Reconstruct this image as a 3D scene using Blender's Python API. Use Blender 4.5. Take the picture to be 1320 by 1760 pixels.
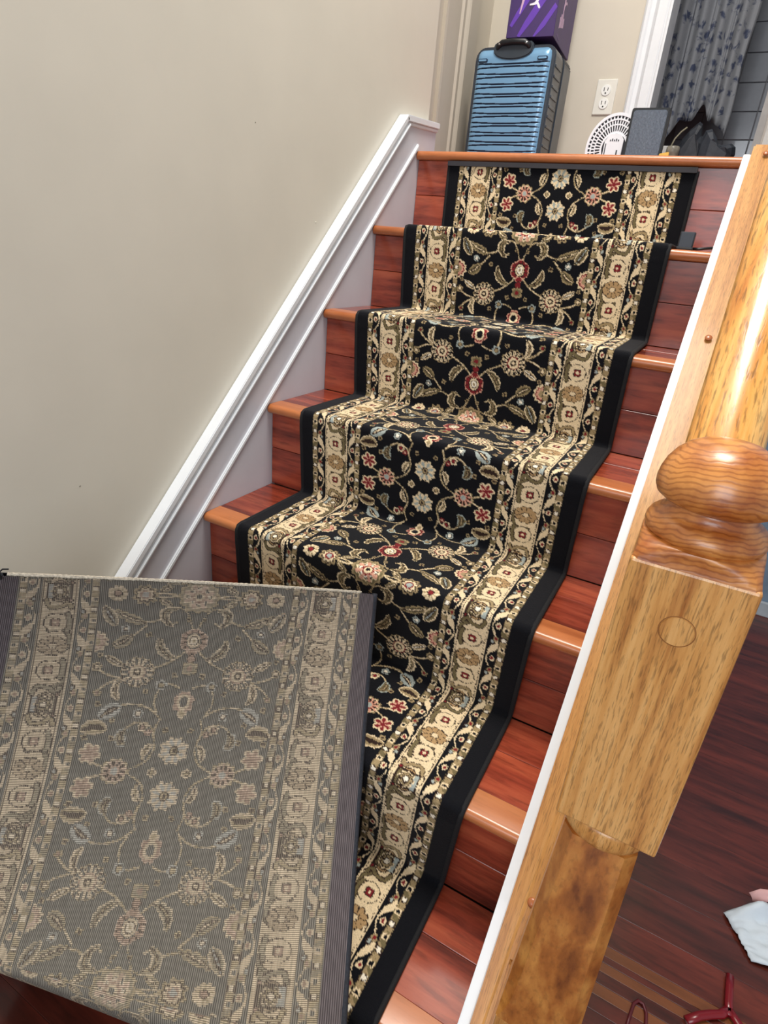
import bpy, bmesh, math, random
import numpy as np
from mathutils import Vector, Matrix

C = bpy.context.scene.collection
for o in list(bpy.data.objects): bpy.data.objects.remove(o)
rnd = random.Random(7)

# ------------------------------------------------------------------ camera
CAM = Vector((0.8140407, -1.6067752, -0.2308081))
Fv = Vector((-0.40993714, 0.8134323, -0.41264929))
Rv = Vector((0.87167861, 0.48258859, 0.08535024))
Uv = Vector((-0.26856648, 0.32470933, 0.90688252))
FPX = 1011.6646
cam = bpy.data.objects.new('camera', bpy.data.cameras.new('camera'))
C.objects.link(cam)
cam.matrix_world = Matrix(((Rv.x, Uv.x, -Fv.x, CAM.x), (Rv.y, Uv.y, -Fv.y, CAM.y), (Rv.z, Uv.z, -Fv.z, CAM.z), (0, 0, 0, 1)))
cam.data.sensor_fit = 'VERTICAL'; cam.data.sensor_height = 36.0
cam.data.lens = FPX * 36.0 / 1760.0
cam.data.clip_start = 0.02
bpy.context.scene.camera = cam

# ------------------------------------------------------------------ world, light, exposure
world = bpy.data.worlds.new('world'); bpy.context.scene.world = world
world.use_nodes = True
world.node_tree.nodes['Background'].inputs[0].default_value = (0.80, 0.84, 0.90, 1)
world.node_tree.nodes['Background'].inputs[1].default_value = 0.54
def area(name, loc, target, sx, sy, power, col):
    l = bpy.data.lights.new(name, 'AREA'); l.shape = 'RECTANGLE'; l.size = sx; l.size_y = sy
    l.energy = power; l.color = col
    o = bpy.data.objects.new(name, l); C.objects.link(o); o.location = loc
    o.rotation_euler = (Vector(target) - Vector(loc)).to_track_quat('-Z', 'Y').to_euler()
    return o
area('ceiling_light', (0.60, -0.75, 2.02), (0.5, -0.7, -0.5), 0.8, 0.8, 66, (1.0, 0.95, 0.88))
area('window_light', (1.15, -3.9, 0.55), (0.4, 0.0, -0.2), 1.5, 1.4, 40, (0.90, 0.94, 1.0))
area('hall_light', (0.5, 0.45, 1.8), (0.3, 0.7, 0.0), 0.4, 0.4, 3.2, (1.0, 0.97, 0.92))
vs = bpy.context.scene.view_settings
bpy.context.scene.display_settings.display_device = 'sRGB'
vs.view_transform = 'Standard'; vs.look = 'None'; vs.gamma = 1.0; vs.use_curve_mapping = False
vs.exposure = 0.0

# ------------------------------------------------------------------ helpers
def lin(c):
    return tuple(((v/255.0)/12.92 if v/255.0 <= 0.04045 else ((v/255.0+0.055)/1.055)**2.4) for v in c) + (1,)
def newmat(name):
    m = bpy.data.materials.new(name); m.use_nodes = True
    nt = m.node_tree; b = nt.nodes['Principled BSDF']
    return m, nt, b
def N(nt, t, **kw):
    n = nt.nodes.new(t)
    for k, v in kw.items(): setattr(n, k, v)
    return n
def plain(name, col, rough=0.5, metal=0.0, noise=0.06, scale=30, bump=0.0, coat=0.0, sheen=0.0):
    m, nt, b = newmat(name)
    tc = N(nt, 'ShaderNodeTexCoord'); nz = N(nt, 'ShaderNodeTexNoise')
    nz.inputs['Scale'].default_value = scale; nz.inputs['Detail'].default_value = 5
    nt.links.new(tc.outputs['Object'], nz.inputs['Vector'])
    r = N(nt, 'ShaderNodeValToRGB')
    c = lin(col)
    r.color_ramp.elements[0].position = 0.3; r.color_ramp.elements[1].position = 0.7
    r.color_ramp.elements[0].color = tuple(v*(1-noise*2) for v in c[:3]) + (1,)
    r.color_ramp.elements[1].color = tuple(min(1, v*(1+noise)) for v in c[:3]) + (1,)
    nt.links.new(nz.outputs['Fac'], r.inputs[0]); nt.links.new(r.outputs[0], b.inputs['Base Color'])
    b.inputs['Roughness'].default_value = rough; b.inputs['Metallic'].default_value = metal
    b.inputs['Coat Weight'].default_value = coat
    b.inputs['Sheen Weight'].default_value = sheen
    if bump:
        bp = N(nt, 'ShaderNodeBump'); bp.inputs['Strength'].default_value = bump; bp.inputs['Distance'].default_value = 0.002
        nt.links.new(nz.outputs['Fac'], bp.inputs['Height']); nt.links.new(bp.outputs[0], b.inputs['Normal'])
    return m
def wood(name, dark, mid, light, axis='X', rough=0.35, coat=0.3, rotx=0.0, stretch=(2.2, 40, 40), pores=0.35, rand=0.25, bumps=0.15, fig=1.0, porescale=6.0, sat_rand=0.0):
    """grain runs along the given axis, fine pores over broad figure"""
    m, nt, b = newmat(name)
    tc = N(nt, 'ShaderNodeTexCoord'); mp = N(nt, 'ShaderNodeMapping')
    mp.vector_type = 'POINT'
    mp.inputs['Rotation'].default_value = (rotx, 0, 0)
    oi = N(nt, 'ShaderNodeObjectInfo')
    mul = N(nt, 'ShaderNodeMath', operation='MULTIPLY'); mul.inputs[1].default_value = 37.0
    nt.links.new(oi.outputs['Random'], mul.inputs[0])
    addv = N(nt, 'ShaderNodeVectorMath', operation='ADD')
    nt.links.new(tc.outputs['Object'], mp.inputs['Vector'])
    mp2 = N(nt, 'ShaderNodeMapping')
    s = {'X': stretch, 'Y': (stretch[1], stretch[0], stretch[2]), 'Z': (stretch[1], stretch[2], stretch[0])}[axis]
    mp2.inputs['Scale'].default_value = s
    nt.links.new(mp.outputs[0], addv.inputs[0]); nt.links.new(mul.outputs[0], addv.inputs[1])
    nt.links.new(addv.outputs[0], mp2.inputs['Vector'])
    # warp for cathedral figure
    nz0 = N(nt, 'ShaderNodeTexNoise'); nz0.inputs['Scale'].default_value = 0.55*fig; nz0.inputs['Detail'].default_value = 2; nz0.inputs['Distortion'].default_value = 0.6
    nt.links.new(mp2.outputs[0], nz0.inputs['Vector'])
    nz1 = N(nt, 'ShaderNodeTexNoise'); nz1.inputs['Scale'].default_value = 1.6; nz1.inputs['Detail'].default_value = 8; nz1.inputs['Roughness'].default_value = 0.65
    nt.links.new(mp2.outputs[0], nz1.inputs['Vector'])
    mix = N(nt, 'ShaderNodeMath', operation='MULTIPLY_ADD'); mix.inputs[1].default_value = 0.55
    nt.links.new(nz0.outputs['Fac'], mix.inputs[0])
    half = N(nt, 'ShaderNodeMath', operation='MULTIPLY'); half.inputs[1].default_value = 0.45
    nt.links.new(nz1.outputs['Fac'], half.inputs[0]); nt.links.new(half.outputs[0], mix.inputs[2])
    r = N(nt, 'ShaderNodeValToRGB'); e = r.color_ramp.elements
    e[0].position = 0.33; e[0].color = lin(dark); e[1].position = 0.66; e[1].color = lin(light)
    k = e.new(0.48); k.color = lin(mid)
    nt.links.new(mix.outputs[0], r.inputs[0])
    # pores: short thin dark dashes
    mp3 = N(nt, 'ShaderNodeVectorMath', operation='MULTIPLY')
    ps = {'X': (1.6, 1, 1), 'Y': (1, 1.6, 1), 'Z': (1, 1, 1.6)}[axis]
    mp3.inputs[1].default_value = tuple(v*porescale for v in ps)
    nt.links.new(mp2.outputs[0], mp3.inputs[0])
    nz2 = N(nt, 'ShaderNodeTexNoise'); nz2.inputs['Scale'].default_value = 1.0; nz2.inputs['Detail'].default_value = 3
    nt.links.new(mp3.outputs[0], nz2.inputs['Vector'])
    pr = N(nt, 'ShaderNodeValToRGB'); pr.color_ramp.elements[0].position = 0.33; pr.color_ramp.elements[1].position = 0.48
    pr.color_ramp.elements[0].color = (1-pores, 1-pores, 1-pores, 1); pr.color_ramp.elements[1].color = (1, 1, 1, 1)
    nt.links.new(nz2.outputs['Fac'], pr.inputs[0])
    mm = N(nt, 'ShaderNodeMix', data_type='RGBA', blend_type='MULTIPLY'); mm.inputs[0].default_value = 1.0
    nt.links.new(r.outputs[0], mm.inputs[6]); nt.links.new(pr.outputs[0], mm.inputs[7])
    hsv = N(nt, 'ShaderNodeHueSaturation')
    mr = N(nt, 'ShaderNodeMapRange'); mr.inputs['To Min'].default_value = 1-rand; mr.inputs['To Max'].default_value = 1+rand
    nt.links.new(oi.outputs['Random'], mr.inputs['Value']); nt.links.new(mr.outputs[0], hsv.inputs['Value'])
    nt.links.new(mm.outputs[2], hsv.inputs['Color']); nt.links.new(hsv.outputs[0], b.inputs['Base Color'])
    b.inputs['Roughness'].default_value = rough
    b.inputs['Coat Weight'].default_value = coat; b.inputs['Coat Roughness'].default_value = 0.12
    bp = N(nt, 'ShaderNodeBump'); bp.inputs['Strength'].default_value = bumps; bp.inputs['Distance'].default_value = 0.001
    nt.links.new(pr.outputs[0], bp.inputs['Height']); nt.links.new(bp.outputs[0], b.inputs['Normal'])
    return m

def obj(name, bm, mat, parent=None, smooth=False):
    me = bpy.data.meshes.new(name); bm.to_mesh(me); bm.free()
    o = bpy.data.objects.new(name, me); C.objects.link(o)
    if isinstance(mat, (list, tuple)):
        for m_ in mat: me.materials.append(m_)
    else: me.materials.append(mat)
    if smooth:
        for p in me.polygons: p.use_smooth = True
    if parent: o.parent = parent
    return o
def auto_smooth(o, ang=40):
    me = o.data
    for p in me.polygons: p.use_smooth = True
    bm = bmesh.new(); bm.from_mesh(me)
    for e in bm.edges:
        if len(e.link_faces) == 2 and e.calc_face_angle() > math.radians(ang): e.smooth = False
    bm.to_mesh(me); bm.free()
    return o
def thing(name, label, cat, loc=(0, 0, 0), group=None):
    o = bpy.data.objects.new(name, None); C.objects.link(o); o.location = loc; o.empty_display_size = 0.05
    o['label'] = label; o['category'] = cat
    if group: o['group'] = group
    return o
def tag(o, label, cat, group=None):
    o['label'] = label; o['category'] = cat
    if group: o['group'] = group
    return o
def struct(o, kind='structure'): o['kind'] = kind; return o
def keep(o, parent):      # parent an object built in world coordinates to a located empty
    o.parent = parent; o.matrix_parent_inverse = Matrix.Translation(parent.location).inverted(); return o
def box(x0, x1, y0, y1, z0, z1, bev=0.0, seg=2, bm=None):
    own = bm is None
    if own: bm = bmesh.new()
    r = bmesh.ops.create_cube(bm, size=1)
    for v in r['verts']:
        v.co = Vector(((x0+x1)/2+v.co.x*(x1-x0), (y0+y1)/2+v.co.y*(y1-y0), (z0+z1)/2+v.co.z*(z1-z0)))
    if bev:
        es = list({e for v in r['verts'] for e in v.link_edges})
        bmesh.ops.bevel(bm, geom=es, offset=bev, segments=seg, affect='EDGES', profile=0.5)
    return bm
def prism(poly, a0, a1, axis='X', bev=0.0, bm=None):
    """poly in the two other axes (order: X->(y,z), Y->(x,z), Z->(x,y))"""
    if bm is None: bm = bmesh.new()
    def P(a, p):
        return {'X': (a, p[0], p[1]), 'Y': (p[0], a, p[1]), 'Z': (p[0], p[1], a)}[axis]
    lo = [bm.verts.new(P(a0, p)) for p in poly]; hi = [bm.verts.new(P(a1, p)) for p in poly]
    n = len(poly); fs = [bm.faces.new(lo), bm.faces.new(hi[::-1])]
    for i in range(n): fs.append(bm.faces.new((lo[i], hi[i], hi[(i+1) % n], lo[(i+1) % n])))
    bmesh.ops.recalc_face_normals(bm, faces=fs)
    if bev:
        bmesh.ops.bevel(bm, geom=list({e for f in fs for e in f.edges}), offset=bev, segments=2, affect='EDGES')
    return bm
def sweep(profile, path, bm=None, closed=True, cap=True, up=Vector((0, 0, 1))):
    """profile: (a,b) points, a along side vector, b along up"""
    if bm is None: bm = bmesh.new()
    rings = []
    n = len(path)
    for i, p in enumerate(path):
        t = (Vector(path[min(i+1, n-1)]) - Vector(path[max(i-1, 0)])).normalized()
        side = t.cross(up).normalized(); u2 = side.cross(t).normalized()
        rings.append([bm.verts.new(Vector(p)+side*a+u2*b) for a, b in profile])
    m = len(profile)
    for i in range(n-1):
        for j in range(m if closed else m-1):
            bm.faces.new((rings[i][j], rings[i][(j+1) % m], rings[i+1][(j+1) % m], rings[i+1][j]))
    if cap and closed:
        bm.faces.new(rings[0][::-1]); bm.faces.new(rings[-1])
    bmesh.ops.recalc_face_normals(bm, faces=bm.faces)
    return bm
def circ(r, n=10, ry=None): return [(r*math.cos(2*math.pi*i/n), (ry or r)*math.sin(2*math.pi*i/n)) for i in range(n)]
def tube(path, r, n=8, bm=None): return sweep(circ(r, n), path, bm)
def lathe(prof, cx, cy, n=48, bm=None):
    if bm is None: bm = bmesh.new()
    rings = []
    for r, z in prof:
        if r < 1e-6: rings.append([bm.verts.new((cx, cy, z))])
        else: rings.append([bm.verts.new((cx+r*math.cos(2*math.pi*i/n), cy+r*math.sin(2*math.pi*i/n), z)) for i in range(n)])
    for a, b_ in zip(rings, rings[1:]):
        for i in range(n):
            j = (i+1) % n
            if len(a) == 1 and len(b_) > 1: bm.faces.new((a[0], b_[j], b_[i]))
            elif len(b_) == 1 and len(a) > 1: bm.faces.new((a[i], a[j], b_[0]))
            elif len(a) > 1: bm.faces.new((a[i], a[j], b_[j], b_[i]))
    bmesh.ops.recalc_face_normals(bm, faces=bm.faces)
    return bm

# ------------------------------------------------------------------ dimensions
RISE = 0.19; RUN = 0.2022; W = 0.768; OVH = 0.017; NOSE = 0.02; NSTEP = 7
SL = RISE/RUN; FLOOR = -NSTEP*RISE
SLANG = math.atan(SL)

# ------------------------------------------------------------------ materials
M_wall = plain('wall_paint', (214, 208, 193), 0.6, noise=0.02, scale=6, bump=0.03)
M_hallwall = plain('hall_paint', (204, 196, 180), 0.6, noise=0.02, scale=6)
M_white = plain('white_gloss_paint', (226, 229, 232), 0.3, noise=0.015, scale=20, bump=0.03, coat=0.2)
M_skirt = plain('skirt_paint', (205, 205, 212), 0.35, noise=0.02, scale=14, bump=0.05)
M_grey = plain('grey_blue_wall', (120, 140, 160), 0.6)
M_jat = wood('cherry_laminate', (78, 26, 16), (140, 58, 38), (178, 88, 58), 'X', rough=0.26, coat=0.3, stretch=(4, 38, 38), pores=0.3, rand=0.16, bumps=0.04, porescale=3.0)
M_floor = wood('dark_cherry_floor', (56, 20, 12), (84, 32, 22), (112, 46, 32), 'X', rough=0.3, coat=0.4, stretch=(4, 38, 38), pores=0.3, rand=0.12, bumps=0.04, porescale=3.0)
M_nose = wood('orange_nosing', (156, 86, 46), (182, 108, 62), (194, 122, 74), 'X', rough=0.3, coat=0.25, stretch=(3, 30, 30), pores=0.12, rand=0.05, bumps=0.03)
M_reflect = wood('brown_reflection', (96, 52, 26), (120, 68, 36), (132, 78, 44), 'X', rough=0.3, coat=0.3, stretch=(3, 30, 30), pores=0.1, rand=0.05, bumps=0.03)  # brown of the glossy floor's reflections, put into colour
M_board = wood('oak_board', (156, 100, 46), (190, 132, 66), (204, 150, 84), 'Y', rough=0.45, coat=0.12, rotx=-SLANG, stretch=(6, 150, 150), pores=0.38, rand=0.03, porescale=6.0)
M_oakz = wood('oak_upright', (170, 106, 48), (216, 156, 86), (236, 184, 116), 'Z', rough=0.35, coat=0.35, stretch=(7, 130, 130), pores=0.42, rand=0.02, porescale=7.0)
M_oakfig = wood('oak_flame', (120, 64, 24), (178, 108, 46), (222, 156, 78), 'Z', rough=0.28, coat=0.5, stretch=(12, 36, 36), pores=0.2, rand=0.02, fig=2.2)
M_rail = wood('oak_rail', (196, 118, 46), (226, 160, 78), (244, 200, 124), 'Y', rough=0.3, coat=0.4, rotx=-SLANG, stretch=(9, 95, 95), pores=0.55, rand=0.02, porescale=3.6)
M_ball, nt, b = newmat('oak_rings')
tc = N(nt, 'ShaderNodeTexCoord'); mp = N(nt, 'ShaderNodeMapping'); mp.inputs['Location'].default_value = (-0.852, 1.05, 0.42); mp.inputs['Rotation'].default_value = (0.25, 0.1, 0)
nt.links.new(tc.outputs['Object'], mp.inputs['Vector'])
wv_ = N(nt, 'ShaderNodeTexWave', wave_type='RINGS', rings_direction='X'); wv_.inputs['Scale'].default_value = 88; wv_.inputs['Distortion'].default_value = 9.0; wv_.inputs['Detail'].default_value = 3; wv_.inputs['Detail Scale'].default_value = 0.55
nt.links.new(mp.outputs[0], wv_.inputs['Vector'])
nz = N(nt, 'ShaderNodeTexNoise'); nz.inputs['Scale'].default_value = 38; nz.inputs['Detail'].default_value = 4; nt.links.new(tc.outputs['Object'], nz.inputs['Vector'])
r1 = N(nt, 'ShaderNodeValToRGB'); r1.color_ramp.elements[0].position = 0.35; r1.color_ramp.elements[0].color = lin((168, 92, 36)); r1.color_ramp.elements[1].position = 0.62; r1.color_ramp.elements[1].color = lin((218, 146, 74))
nt.links.new(nz.outputs['Fac'], r1.inputs[0])
r2 = N(nt, 'ShaderNodeValToRGB'); r2.color_ramp.elements[0].position = 0.0; r2.color_ramp.elements[0].color = (0.46, 0.32, 0.20, 1); r2.color_ramp.elements[1].position = 0.50; r2.color_ramp.elements[1].color = (1, 1, 1, 1)
nt.links.new(wv_.outputs['Fac'], r2.inputs[0])
mm = N(nt, 'ShaderNodeMix', data_type='RGBA', blend_type='MULTIPLY'); mm.inputs[0].default_value = 0.6
nt.links.new(r1.outputs[0], mm.inputs[6]); nt.links.new(r2.outputs[0], mm.inputs[7]); nt.links.new(mm.outputs[2], b.inputs['Base Color'])
b.inputs['Roughness'].default_value = 0.34; b.inputs['Coat Weight'].default_value = 0.45; b.inputs['Coat Roughness'].default_value = 0.22
bp = N(nt, 'ShaderNodeBump'); bp.inputs['Strength'].default_value = .12; bp.inputs['Distance'].default_value = .001
nt.links.new(r2.outputs[0], bp.inputs['Height']); nt.links.new(bp.outputs[0], b.inputs['Normal'])
M_black = plain('black_plastic', (24, 26, 30), 0.4, noise=0.1)

# ------------------------------------------------------------------ left wall and white skirt
wl = obj('wall_left', box(-0.16, -0.018, -3.2, 0.09, FLOOR-0.05, 2.06), M_wall); struct(wl)
nm = plain('wall_mark', (150, 145, 132), 0.7)
spots = [(-1.0549, -0.6282, 0.0018), (-0.42, -0.20, 0.0022), (-0.62, -0.05, 0.0014), (-1.12, 0.28, 0.0016)]
for y, z, r in spots:
    bm = bmesh.new(); bmesh.ops.create_uvsphere(bm, u_segments=10, v_segments=6, radius=r, matrix=Matrix.Translation((-0.018, y, z)) @ Matrix.Diagonal((0.5, 1, 0.7, 1)))
    obj('paint_bump', bm, M_wall if r > .002 else nm, wl, True)
L0 = (-0.0775, 0.0607); S2 = 0.942
yb = -1.54
sk = obj('trim_1', prism([(yb, FLOOR), (yb, L0[1]+S2*(yb-L0[0])), L0, (0.108, 0.0745), (0.108, -0.02), (0.05, FLOOR)], -0.0175, 0.0), M_skirt); struct(sk)
def mould_strip(off0, off1, y0, y1, x1, name, horiz=False):
    if horiz: poly = [(y0, 0.0612-off1+0.075*(y0+.0775)), (y0, 0.0612-off0+0.075*(y0+.0775)), (y1, 0.0612-off0+0.075*(y1+.0775)), (y1, 0.0612-off1+0.075*(y1+.0775))]
    else:
        f = lambda y, o: (y, L0[1]+S2*(y-L0[0])-o)
        poly = [f(y0, off1), f(y0, off0), f(y1, off0), f(y1 + (off1-off0)*0.55, off1)]
    return obj(name, prism(poly, -0.0175, x1, bev=0.0015), M_white, sk)
mould_strip(-0.004, 0.013, yb, L0[0], 0.009, 'cap_moulding')
mould_strip(0.013, 0.026, yb, L0[0]+.009, 0.0045, 'cap_moulding')
mould_strip(0.026, 0.034, yb, L0[0]+.016, 0.009, 'cap_moulding')
mould_strip(-0.004, 0.010, L0[0], 0.110, 0.009, 'cap_moulding', True)
mould_strip(0.010, 0.018, L0[0]+.012, 0.111, 0.0045, 'cap_moulding', True)
# bead on the nosing line
f = lambda y, o: (y, SL*y+o)
obj('bead', prism([f(yb, 0.002), f(yb, 0.014), f(0.002, 0.014), f(0.002, 0.002)], -0.01, 0.006, bev=0.002), M_white, sk)

# ------------------------------------------------------------------ staircase
stairs = thing('staircase', 'straight flight of cherry-red wooden steps with orange-brown nosings under the floral runner', 'staircase', (W/2, -0.7, FLOOR))
# solid carcass
poly = [(0.16, FLOOR)]
poly.append((0.16, -0.034))
for k in range(NSTEP):
    y = -k*RUN
    zt = -k*RISE-0.0125 if k else -0.034
    poly.append((y+OVH+0.0125, zt)); poly.append((y+OVH+0.0125, -(k+1)*RISE-0.0125 if k < NSTEP-1 else FLOOR))
    if k < NSTEP-1: pass
bm = prism(poly, 0.0008, W-0.004)
keep(obj('carcass', bm, plain('carcass_wood', (60, 40, 28), 0.8)), stairs)
for k in range(NSTEP):
    y = -k*RUN; zt = -k*RISE
    # rounded nosing strip
    prof = []
    yf, yk = y, y+0.048
    for a in range(0, 9):
        t = math.pi/2 + math.pi*a/8
        prof.append((yf+NOSE/2*0.9+NOSE/2*0.9*math.cos(t), zt-NOSE/2+NOSE/2*math.sin(t)))
    prof += [(yk, zt-NOSE), (yk, zt)]
    keep(auto_smooth(obj('nosing', prism(prof, 0.0012, W-0.0012), M_nose)), stairs)
    # riser planks
    zb = zt-RISE
    split = zt-NOSE-0.082
    for a, b_ in ((split+0.0006, zt-NOSE-0.0004), (zb+0.0005, split-0.0006)):
        keep(obj('riser_plank', box(0.0012, W-0.0012, y+OVH, y+OVH+0.012, a, b_, bev=0.0008, seg=1), M_jat), stairs)
    # tread planks
    if k:
        y1 = -(k-1)*RUN+OVH-0.0006
        ys = [yk+0.0006, yk+0.0006+0.088, y1]
        for a, b_ in zip(ys, ys[1:]):
            keep(obj('tread_plank', box(0.0012, W-0.0012, a, b_-0.0008, zt-0.012, zt-0.0004, bev=0.0008, seg=1), M_jat), stairs)

# ------------------------------------------------------------------ right side: closed string wall, white edge, oak board
f2 = lambda y, o: (y, SL*y+o)
kw = obj('wall_right', prism([(-1.118, FLOOR), f2(-1.118, -0.012), f2(0.012, -0.012), (0.9, 0.0), (0.9, FLOOR)], W, 0.838), M_wall); struct(kw)
ks = obj('trim_2', prism([f2(-1.33, -0.03), f2(-1.33, 0.004), f2(0.0, 0.004), (0.02, -0.003), (0.02, -0.03)], W-0.0035, 0.7782, bev=0.001), M_white); struct(ks)
br = thing('bottom_rail', 'long sloping oak board with screw plugs capping the low wall right of the steps', 'rail', (0.81, -0.6, -0.55))
e = 0.024
bmb = prism([(0.7786, -1.40), (0.8028, -1.40), (0.8028, -1.1185), (0.846, -1.1185), (0.846, -0.30), (0.846, 0.010), (0.7786, 0.010)], 0.0, e, 'Z', bev=0.003)
for v in bmb.verts: v.co.z += SL*min(v.co.y, 0.0) if v.co.y < 0 else -0.2*v.co.y
keep(obj('board', bmb, M_board), br)
up = Vector((0, -math.sin(SLANG), math.cos(SLANG)))
rot = Matrix.Rotation(SLANG, 4, 'X')
for y in (-0.022, -0.379, -0.722, -1.066):
    bm = bmesh.new()
    bmesh.ops.create_uvsphere(bm, u_segments=20, v_segments=10, radius=0.0062, matrix=Matrix.Translation((0.8050, y, SL*y+e)) @ rot @ Matrix.Diagonal((1, 1, 0.45, 1)))
    keep(obj('screw_plug', bm, M_nose, None, True), br)

# handrail
hr = thing('handrail', 'broad moulded oak handrail with coarse grain, rising from behind the ball of the newel', 'handrail', (0.847, -0.5, 0.1))
hw = 0.0305
prof = [(-hw*.62, -0.050), (-hw*.62, -0.036), (-hw*.8, -0.028), (-hw, -0.024), (-hw*1.02, -0.016), (-hw*.93, -0.010), (-hw*.86, -0.008), (-hw*.74, -0.003), (-hw*.5, 0.0015), (-hw*.2, 0.0045),
        (hw*.2, 0.0045), (hw*.5, 0.0015), (hw*.74, -0.003), (hw*.86, -0.008), (hw*.93, -0.010), (hw*1.02, -0.016), (hw, -0.024), (hw*.8, -0.028), (hw*.62, -0.036), (hw*.62, -0.050)]
HH = 0.613
pth = [(0.8475, y, SL*y+HH) for y in (-1.1175, -0.8, -0.4, 0.0, 0.35)]
keep(auto_smooth(obj('rail', sweep(prof, pth), M_rail), 50), hr)

# newel post
NX, NY, NH = 0.8448, -1.1595, 0.0412
nw = thing('newel_post', 'chunky oak newel post with flattened ball top and round plug on its block', 'post', (NX, NY, FLOOR))
keep(obj('block', box(NX-NH, NX+NH, NY-NH, NY+NH, -0.668, -0.4135, bev=0.0022, seg=2), M_oakz), nw)
# shoulder that rises from the square block to the round neck
bm = bmesh.new()
nseg = 64; rings = []
def sqr(r, th, p):   # superellipse radius
    c, s = abs(math.cos(th)), abs(math.sin(th))
    return r/((c**p+s**p)**(1/p))
for z, r, p in ((-0.4145, NH-0.0006, 30), (-0.4125, NH-0.0010, 24), (-0.4095, NH-0.0014, 14), (-0.4065, NH-0.0014, 7), (-0.4040, NH-0.0010, 4), (-0.4020, NH-0.0006, 2.8), (-0.4005, NH-0.0010, 2.3), (-0.3995, NH-0.0030, 2)):
    rings.append([bm.verts.new((NX+sqr(r, t, p)*math.cos(t), NY+sqr(r, t, p)*math.sin(t), z)) for t in [2*math.pi*(i+.5)/nseg for i in range(nseg)]])
for a, b_ in zip(rings, rings[1:]):
    for i in range(nseg): bm.faces.new((a[i], a[(i+1) % nseg], b_[(i+1) % nseg], b_[i]))
bm.faces.new(rings[-1]); bm.faces.new(rings[0][::-1])
keep(auto_smooth(obj('shoulder', bm, M_ball), 35), nw)
keep(obj('neck', lathe([(0.0, -0.4005), (0.037, -0.4005), (0.0396, -0.3985), (0.0405, -0.3955), (0.0402, -0.392), (0.0385, -0.3885), (0.0355, -0.3858), (0.0325, -0.384), (0.0302, -0.3815), (0.0292, -0.378), (0.0296, -0.373), (0.0, -0.373)], NX, NY, 56), M_ball, None, True), nw)
ballp = [(0.0, -0.3755), (0.029, -0.3755), (0.0345, -0.3742), (0.0384, -0.3715), (0.0402, -0.3675), (0.0405, -0.3625), (0.0396, -0.3565), (0.0372, -0.3495), (0.0330, -0.3425), (0.0268, -0.3365), (0.0188, -0.3322), (0.0095, -0.3300), (0.0, -0.3293)]
keep(obj('ball', lathe(ballp, NX, NY, 64), M_ball, None, True), nw)
bm = bmesh.new()
bmesh.ops.create_cone(bm, cap_ends=True, segments=40, radius1=0.0115, radius2=0.0109, depth=0.0012, matrix=Matrix.Translation((0.8462, NY-NH-0.0003, -0.459)) @ Matrix.Rotation(math.pi/2, 4, 'X'))
keep(obj('wood_plug', bm, M_oakz), nw)
bmr = bmesh.new()
pts = [(0.8462+0.0119*math.cos(t), NY-NH-0.00002, -0.459+0.0119*math.sin(t)) for t in [2*math.pi*i/40 for i in range(41)]]
keep(obj('plug_joint', sweep(circ(0.00035, 6), pts, bmr, up=Vector((0, 1, 0)), cap=False), plain('joint_line', (150, 98, 48), 0.6)), nw)
keep(obj('ring_bead', lathe([(0.028, -0.6685), (0.0380, -0.6685), (0.0398, -0.673), (0.0404, -0.679), (0.0398, -0.685), (0.0378, -0.6905), (0.0345, -0.694), (0.0325, -0.695), (0.028, -0.695)], NX, NY, 56), M_oakz, None, True), nw)
# tapered eight-sided shaft with wide faces, then square base
bm = bmesh.new(); rings = []
for z, r, ch in ((-0.6935, 0.0318, 0.30), (-0.72, 0.0328, 0.30), (-0.80, 0.0350, 0.29), (-0.90, 0.0380, 0.27), (-0.955, 0.0398, 0.23), (-0.975, 0.0406, 0.14), (-0.990, 0.0411, 0.04)):
    c_ = r*(1-ch)
    rings.append([bm.verts.new((NX+x, NY+y, z)) for x, y in ((-c_, -r), (c_, -r), (r, -c_), (r, c_), (c_, r), (-c_, r), (-r, c_), (-r, -c_))])
for a, b_ in zip(rings, rings[1:]):
    for i in range(8): bm.faces.new((a[i], b_[i], b_[(i+1) % 8], a[(i+1) % 8]))
bm.faces.new(rings[0]); bm.faces.new(rings[-1][::-1])
bmesh.ops.recalc_face_normals(bm, faces=bm.faces)
keep(obj('shaft', bm, M_oakfig), nw)
keep(obj('base', box(NX-0.0412, NX+0.0412, NY-0.0412, NY+0.0412, FLOOR, -0.988, bev=0.002), M_oakz), nw)

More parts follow.
